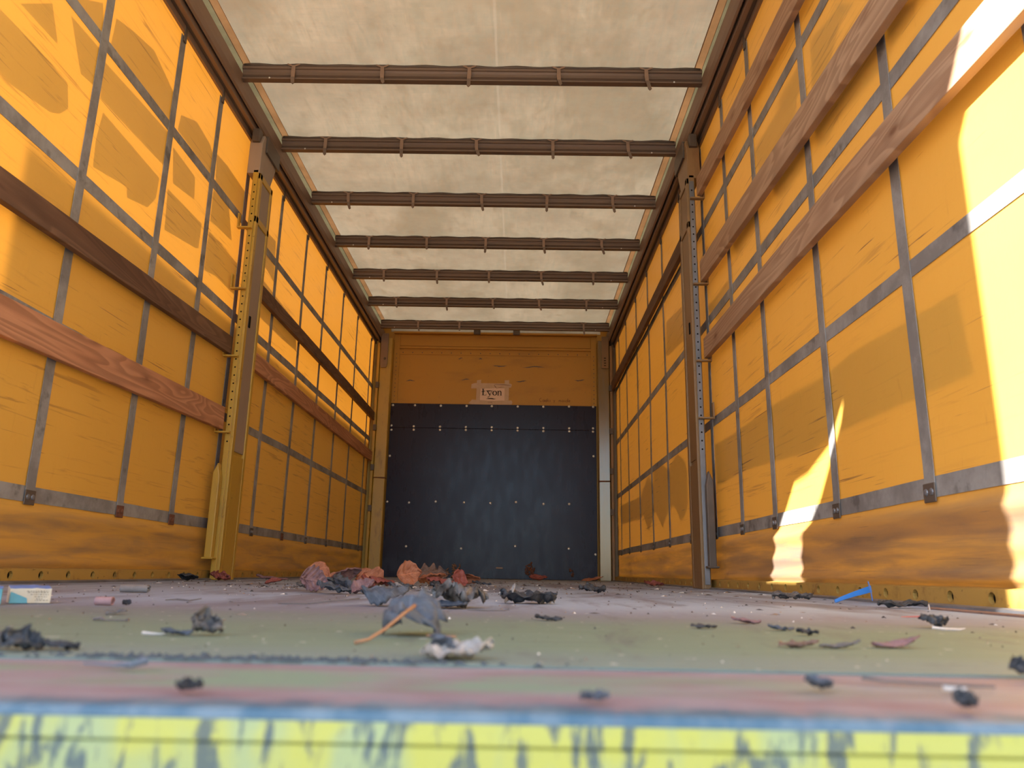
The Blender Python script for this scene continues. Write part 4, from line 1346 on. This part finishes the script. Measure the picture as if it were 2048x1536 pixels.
leaf(0.295, 1.505, 0.105, 0.055, 61, (5, 0, 4), 'leaf_black', 'black rotten crumpled leaf lying alone right of the pleated leaf', roll=0.7, bend=0.2, crumple=0.28, rag=0.7)
leaf(0.315, 1.53, 0.060, 0.040, 62, (15, 5, -10), 'leaf_pale', 'whitish papery leaf scrap on the black rotten leaf', roll=0.9, bend=0.6, crumple=0.30, rag=0.6)
leaf(0.262, 1.52, 0.042, 0.018, 63, (10, -62, 20), 'leaf_pale', 'upright pale leaf spike at the left end of the black rotten leaf', roll=0.5, bend=0.7, crumple=0.12, rag=0.4)
leaf(-0.052, 0.532, 0.026, 0.024, 64, (30, 20, 10), 'leaf_black', 'blurred dark crumpled leaf close by at the far left', roll=1.2, bend=0.8, crumple=0.3)
leaf(-0.072, 0.540, 0.018, 0.018, 65, (40, 10, 60), 'leaf_grey', 'blurred grey scrap at the left picture edge beside the dark leaf', roll=1.2, bend=0.8, crumple=0.25)
leaf(-0.031, 0.538, 0.030, 0.012, 66, (5, 3, -5), 'leaf_black', 'blurred flat black scrap right of the dark crumpled leaf at far left', roll=0.5, bend=0.5, crumple=0.3, rag=0.6)
leaf(0.013, 0.675, 0.027, 0.024, 67, (30, 20, 5), 'leaf_grey', 'crumpled grey leaf on the green floor left of the large slate leaf', roll=1.2, bend=0.8, crumple=0.34, rag=0.5)
leaf(-0.008, 0.668, 0.026, 0.010, 68, (5, 5, 5), 'leaf_slate', 'thin dark leaf tail left of the crumpled grey leaf', roll=0.6, bend=0.7, crumple=0.25)
tag(MB().tube([(-0.036, 0.667, 0.002), (-0.028, 0.665, 0.0016), (-0.02, 0.667, 0.0012), (-0.014, 0.668, 0.003)], [0.0014, 0.0012, 0.0006, 0.0007], 6).build('pale_twig', M['leaf_pale'], None, (-0.025, 0.667, 0.001)), 'short pale twig left of the crumpled grey leaf', 'twig')
leaf(0.506, 0.667, 0.034, 0.013, 69, (5, -4, 3), 'leaf_brown', 'flat brown leaf strip on the right foreground, left of two in line', roll=0.8, bend=0.5, crumple=0.2, rag=0.5)
leaf(0.540, 0.668, 0.034, 0.011, 70, (4, -8, -3), 'leaf_grey', 'flat grey leaf strip with upturned end, right of two in line', roll=0.7, bend=0.6, crumple=0.15, rag=0.4)
leaf(0.594, 0.684, 0.044, 0.016, 71, (6, -9, 3), 'leaf_purple', 'mauve leaf strip with a curled right end, right foreground', roll=0.8, bend=0.9, crumple=0.12)
leaf(0.778, 0.978, 0.036, 0.022, 72, (20, 5, 5), 'leaf_black', 'small black crumpled leaf at right with a pale twig beside it', roll=1.1, bend=0.6, crumple=0.35, rag=0.5)
tag(MB().tube([(0.752, 0.932, 0.0035), (0.765, 0.928, 0.0022), (0.782, 0.93, 0.0018), (0.79, 0.932, 0.003)], [0.0018, 0.0018, 0.0014, 0.0006], 6).build('pale_twig', M['leaf_pale'], None, (0.77, 0.93, 0.001)), 'pale twig beside the small black crumpled leaf at right', 'twig')
leaf(1.062, 1.645, 0.095, 0.036, 73, (5, 0, -6), 'leaf_black', 'long black crumpled leaf near the right base rail', roll=0.7, bend=0.2, crumple=0.28, rag=0.6)
leaf(1.006, 2.13, 0.105, 0.045, 74, (5, 0, 0), 'leaf_grey', 'grey shredded leaf by the right wall, below the narrow sun patch', roll=0.8, bend=0.2, crumple=0.32, rag=0.7)
leaf(0.430, 0.424, 0.015, 0.013, 75, (15, 10, 10), 'leaf_slate', 'blurred bluish curl on the sill at right of centre', roll=1.1, bend=0.8, crumple=0.25)
leaf(0.578, 0.492, 0.014, 0.016, 76, (40, 0, 10), 'leaf_black', 'blurred black scrap at the right picture edge by the sill seam', roll=1.1, bend=0.8, crumple=0.3)
leaf(0.502, 2.445, 0.085, 0.045, 77, (15, 5, 10), 'leaf_black', 'dark crumpled leaf on the floor in front of the right end of the plywood', roll=1.0, bend=0.5, crumple=0.3, rag=0.6)
leaf(-1.10, 3.30, 0.085, 0.08, 78, (165, 5, 10), 'leaf_black', 'black cupped leaf on the floor beside the left post, rear side', roll=1.0, bend=0.7, crumple=0.1)
leaf(-1.08, 3.60, 0.09, 0.07, 79, (30, 10, 30), 'leaf_red', 'rusty red crumpled leaf at the foot of the left post', roll=1.3, bend=0.8, crumple=0.3, rag=0.6)
leaf(-0.95, 3.95, 0.16, 0.06, 80, (8, 6, 5), 'leaf_purple', 'flat dark brown leaf beyond the left post near the curtain', roll=0.8, bend=0.5, crumple=0.12)
leaf(-0.655, 3.02, 0.065, 0.045, 81, (20, -12, 5), 'leaf_red', 'bright red folded leaf alone left of the leaf pile', roll=1.2, bend=0.3, crumple=0.06)
leaf(-0.60, 3.75, 0.09, 0.06, 82, (20, 10, 5), 'leaf_orange', 'small orange leaf on the floor beside the left curtain, beyond the red one', roll=0.8, bend=0.5, crumple=0.12)
leaf(-0.52, 3.35, 0.075, 0.05, 83, (12, 5, 15), 'leaf_pale', 'small pinkish leaf just left of the leaf pile', roll=0.8, bend=0.5, crumple=0.12)
leaf(0.45, 6.9, 0.16, 0.10, 84, (25, 0, 0), 'leaf_red', 'rust red leaf at the foot of the plywood, centre right', roll=1.0, bend=0.7, crumple=0.12)
leaf(0.93, 7.0, 0.20, 0.08, 85, (15, -10, 10), 'leaf_orange', 'thin orange leaf at the plywood foot beside the right corner post', roll=0.9, bend=0.6, crumple=0.12)
leaf(1.06, 4.6, 0.12, 0.08, 86, (15, 5, 10), 'leaf_red', 'reddish leaf on the floor behind the right post', roll=0.9, bend=0.6, crumple=0.14)
leaf(-0.195, 0.935, 0.024, 0.018, 87, (8, -4, 10), 'leaf_grey', 'flat grey leaf scrap on the left floor, in front of the small grey roll', roll=0.5, bend=0.5, crumple=0.15)
leaf(0.479, 0.885, 0.028, 0.012, 88, (5, 0, -10), 'leaf_black', 'tiny dark sliver in the middle right foreground', roll=0.8, bend=0.3, crumple=0.2)
leaf(0.556, 0.994, 0.036, 0.014, 89, (6, 5, -4), 'leaf_purple', 'small mauve sliver with a dark tip behind the tiny dark sliver', roll=0.8, bend=0.5, crumple=0.18)
leaf(0.560, 0.876, 0.028, 0.012, 90, (5, 6, 0), 'leaf_slate', 'small curled slate sliver right of the tiny dark sliver', roll=0.9, bend=0.8, crumple=0.2)
leaf(0.312, 0.978, 0.033, 0.014, 91, (8, 4, -3), 'leaf_black', 'small black winged leaf bit in the centre foreground', roll=0.9, bend=0.5, crumple=0.25)
leaf(0.124, 0.376, 0.012, 0.010, 92, (20, 0, 10), 'leaf_black', 'blurred dark crumb on the rounded sill edge, left of centre', roll=1.0, bend=0.8, crumple=0.3)
leaf(0.310, 0.372, 0.013, 0.008, 93, (10, 0, 0), 'leaf_slate', 'blurred bluish crumb on the rounded sill edge, centre', roll=1.0, bend=0.8, crumple=0.3)
leaf(0.475, 0.370, 0.010, 0.012, 94, (30, 0, 0), 'leaf_black', 'blurred dark crumb on the sill edge at the right picture edge', roll=1.0, bend=0.8, crumple=0.3)
leaf(0.565, 0.810, 0.022, 0.012, 95, (8, 0, 0), 'leaf_black', 'pair of black flecks in front of the small curled slate sliver', roll=0.8, bend=0.5, crumple=0.3)

# twigs
tag(MB().tube([(0.468, 0.460, 0.0022), (0.478, 0.454, 0.0012), (0.505, 0.446, 0.001), (0.530, 0.440, 0.001)], [0.0013, 0.0008, 0.0008, 0.0007], 6).build('long_twig', M['twig'], None, (0.5, 0.45, 0)), 'long thin twig lying on the sill at right', 'twig')
tag(MB().tube([(0.495, 0.426, 0.0015), (0.506, 0.424, 0.0013)], [0.0015, 0.0012], 6).build('white_stub', M['leaf_pale'], None, (0.5, 0.425, 0)), 'tiny whitish stub on the sill below the long twig', 'debris')
tag(MB().tube([(0.028, 0.462, 0.0012), (0.048, 0.456, 0.0012), (0.060, 0.453, 0.002), (0.066, 0.456, 0.004), (0.062, 0.460, 0.005)], [0.0006, 0.0009, 0.002, 0.0022, 0.0012], 6).build('club_twig', M['leaf_slate'], None, (0.05, 0.455, 0)), 'blurred twig with a thick rolled end on the sill at left', 'twig')
tag(MB().tube([(-0.162, 0.825, 0.002), (-0.152, 0.822, 0.003), (-0.148, 0.822, 0.0015), (-0.128, 0.822, 0.0016), (-0.124, 0.822, 0.0022)], [0.0016, 0.0022, 0.0008, 0.0008, 0.002], 6).build('club_twig', M['twig'], None, (-0.145, 0.822, 0)), 'thin twig with a dark thick left end on the left green floor', 'twig')
tag(MB().tube([(-0.30, 1.30, 0.003), (-0.285, 1.31, 0.004), (-0.26, 1.30, 0.003), (-0.245, 1.31, 0.006)], [0.001, 0.0018, 0.0015, 0.0008], 6).build('bent_twig', M['twig'], None, (-0.27, 1.3, 0)), 'bent brown twig right of the torn carton at left', 'twig')
tag(MB().tube([(1.020, 1.16, 0.004), (1.030, 1.158, 0.004), (1.038, 1.155, 0.002), (1.075, 1.15, 0.0015)], [0.003, 0.0035, 0.0012, 0.0008], 6).build('club_twig', M['twig'], None, (1.04, 1.155, 0)), 'dark twig with a knobbly left end at the right picture side', 'twig')
tag(MB().tube([(0.855, 1.22, 0.002), (0.88, 1.215, 0.003), (0.90, 1.215, 0.0015)], [0.0006, 0.0015, 0.0005], 6).build('thin_sliver', M['leaf_red'], None, (0.88, 1.215, 0)), 'thin reddish sliver left behind the small black crumpled leaf', 'twig')
tag(MB().tube([(1.068, 1.55, 0.001), (1.066, 1.548, 0.012)], [0.0015, 0.001], 5).build('white_sliver', M['leaf_pale'], None, (1.067, 1.55, 0)), 'tiny upright white sliver near the right base rail', 'debris')
tag(MB().box(1.10, 1.12, 0.9, 1.62, 0.0, 0.004).build('edge_strip', M['leaf_brown'], None, (1.11, 1.2, 0), bevel=0.001), 'thin wooden edge strip lying along the floor at right', 'strip')

# rolled scraps at left
sp = MB()
vs, fs = [], []
for k in range(40):
    a = k * 0.42
    r = 0.0085 - 0.00012 * k
    for xx in (-0.030, 0.028):
        vs.append((-0.548 + xx + 0.002 * math.sin(k), 1.708 + r * math.cos(a), 0.0090 + r * math.sin(a)))
fs = [(2 * k, 2 * k + 2, 2 * k + 3, 2 * k + 1) for k in range(39)]
sp.add(vs, fs)
tag(sp.build('bark_roll', M['leaf_grey'], None, (-0.548, 1.708, 0), solid=0.001), 'long grey rolled-up bark scrap on the left floor', 'bark roll')
sp = MB()
vs = []
for k in range(26):
    a = k * 0.4
    r = 0.0062 - 0.00010 * k
    for xx in (-0.013, 0.011):
        vs.append((-0.314 + xx, 1.137 + r * math.cos(a), 0.0064 + r * math.sin(a)))
sp.add(vs, [(2 * k, 2 * k + 2, 2 * k + 3, 2 * k + 1) for k in range(25)])
tag(sp.build('bark_roll', M['leaf_purple'], None, (-0.314, 1.137, 0), solid=0.0008), 'short mauve-grey rolled scrap right of the torn carton', 'bark roll')
leaf(-0.295, 1.162, 0.012, 0.012, 97, (30, 0, 0), 'leaf_black', 'tiny black curled bit right of the short mauve-grey roll', roll=1.2, bend=0.8, crumple=0.3)


# torn carton at left
def carton(x0, x1, y0, y1, h, rotz, side, top, label, seed):
    b = ((x0 + x1) / 2, (y0 + y1) / 2, 0)
    t = thing('torn_carton', b, label, 'carton', 'flattened cartons')
    R = Matrix.Rotation(rotz, 3, 'Z')
    hx, hy = (x1 - x0) / 2, (y1 - y0) / 2

    def P(x, y, z):
        return Vector(b) + R @ Vector((x, y, z))
    mb = MB()
    N = 8
    vs = []
    for k in range(N + 1):
        f = -1 + 2 * k / N
        w = 0.0015 * mnoise.noise(Vector((f * 2, seed, 0)))
        vs += [P(f * hx, -hy + w, 0.001), P(f * hx, -hy - w - 0.001, h + w), P(f * hx, hy, h * 1.16 + w), P(f * hx, hy, 0.001)]
    fs, mi = [], []
    for k in range(N):
        o = 4 * k
        fs.append((o, o + 4, o + 5, o + 1)); mi.append(0)
        fs.append((o + 1, o + 5, o + 6, o + 2)); mi.append(1)
        fs.append((o + 2, o + 6, o + 7, o + 3)); mi.append(0)
        fs.append((o + 3, o + 7, o + 4, o)); mi.append(0)
    fs += [(0, 1, 2, 3), (4 * N + 3, 4 * N + 2, 4 * N + 1, 4 * N)]
    mi += [0, 0]
    mb.v, mb.f, mb.mi = [tuple(v) for v in vs], fs, mi
    mb.build('box_body', [M[side], M[top]], t, b)
    return t, P, hx, hy


t, P, hx, hy = carton(-0.474, -0.422, 1.150, 1.200, 0.0215, 0.62, 'card_white', 'card_blue', 'small crushed carton with cream printed side and blue top, left', 1)
tx = MB()
for k, (z, l0, l1) in enumerate(((0.0175, -0.2, 0.9), (0.0155, -0.15, 0.85), (0.0125, 0.0, 0.88), (0.0095, 0.2, 0.8), (0.0065, 0.3, 0.6), (0.0045, 0.25, 0.9))):
    x = l0
    while x < l1:
        d = random.uniform(0.03, 0.12)
        p0, p1 = P(x * hx, -hy - 0.0022, z), P(min(l1, x + d) * hx, -hy - 0.0022, z)
        tx.add([p0, p1, p1 + Vector((0, 0, .0008)), p0 + Vector((0, 0, .0008))], [(0, 1, 2, 3)])
        x += d + 0.05
tx.build('fine_print', M['twig'], t, (-0.448, 1.175, 0))
st_ = MB()
st_.add([P(-hx * .95, -hy - .0024, .001), P(-hx * .1, -hy - .0024, .001), P(-hx * .15, -hy - .0024, .008), P(-hx * .5, -hy - .0024, .012), P(-hx * .95, -hy - .0024, .017)], [(0, 1, 2, 3, 4)])
st_.build('stain', M['card_teal'], t, (-0.448, 1.175, 0))
carton(-0.493, -0.443, 1.081, 1.115, 0.0215, 0.55, 'card_teal', 'card_blue', 'small crushed teal carton with blue top at the left picture edge', 2)

# blue plastic strip with its ring on the right
bt = thing('blue_strap', (1.14, 2.03, 0), 'bright blue plastic strap leaning on the right base rail', 'plastic strap')
mb = MB()
pts = [(1.050, 1.96, 0.003), (1.075, 1.965, 0.012), (1.100, 1.97, 0.020), (1.125, 1.975, 0.027), (1.150, 1.98, 0.034)]
for i in range(len(pts) - 1):
    a, c = Vector(pts[i]), Vector(pts[i + 1])
    w = 0.0035 + 0.0011 * i
    mb.add([a + Vector((0, 0, -w)), c + Vector((0, 0, -w - .001)), c + Vector((0, 0.004, w + .001)), a + Vector((0, 0.004, w))], [(0, 1, 2, 3)])
mb.build('strap_band', M['blue_plastic'], bt, (1.14, 2.03, 0), solid=0.003)
MB().tube([(1.142, 1.962, 0.012 - .006), (1.139, 1.960, 0.03), (1.136, 1.964, 0.052)], 0.0016, 6).build('pin', M['card_blue'], bt, (1.14, 2.03, 0))

# crumbs, dust flecks, splinters: uncountable
random.seed(77)
mb = MB()
for k in range(1500):
    f = random.random()
    y = 0.52 + (f ** 1.6) * 5.2
    x = random.uniform(-1.12, 1.12)
    if random.random() < 0.35:
        x = -0.2 + random.gauss(0, 0.22); y = 2.3 + abs(random.gauss(0, 0.7))
    if not -1.15 < x < 1.15:
        continue
    r = random.uniform(0.0008, 0.0030) * (0.25 + 0.5 * min(y, 3))
    el = random.choice([1, 1, 1.5, 4]) if y > 0.9 else 1.2
    a = random.uniform(0, PI)
    u = Vector((math.cos(a), math.sin(a), 0)) * r * el
    w = Vector((-math.sin(a), math.cos(a), 0)) * r * 0.8
    h = Vector((0, 0, r * random.uniform(0.5, 1.4)))
    c = Vector((x, y, 0.0002))
    mb.add([c + u, c + w, c - u, c - w * random.uniform(.5, 1), c + h + w * .2], [(0, 1, 4), (1, 2, 4), (2, 3, 4), (3, 0, 4), (3, 2, 1, 0)])
o = mb.build('floor_crumbs', M['crumbs'])
o['kind'] = 'stuff'
tag(o, 'crumbs and splinters scattered over the plywood floor', 'debris')

# muck packed in the seam between floor and sill
mb = MB()
random.seed(5)
for k in range(420):
    x = random.choice([random.uniform(0.0, 0.24), random.gauss(0.12, 0.07)])
    r = random.uniform(0.0008, 0.0026)
    c = Vector((x, 0.502 + abs(random.gauss(0, 0.009)), 0.0))
    vs = [c + Vector((math.cos(q * PI / 3) * r * random.uniform(.7, 1.8), math.sin(q * PI / 3) * r, 0)) for q in range(6)] + [c + Vector((0, 0, r * random.uniform(.6, 1.3)))]
    mb.add(vs, [(q, (q + 1) % 6, 6) for q in range(6)])
o = mb.build('seam_muck', M['dirt'])
o['kind'] = 'stuff'
tag(o, 'dark bluish muck packed along the seam between floor and sill', 'debris')
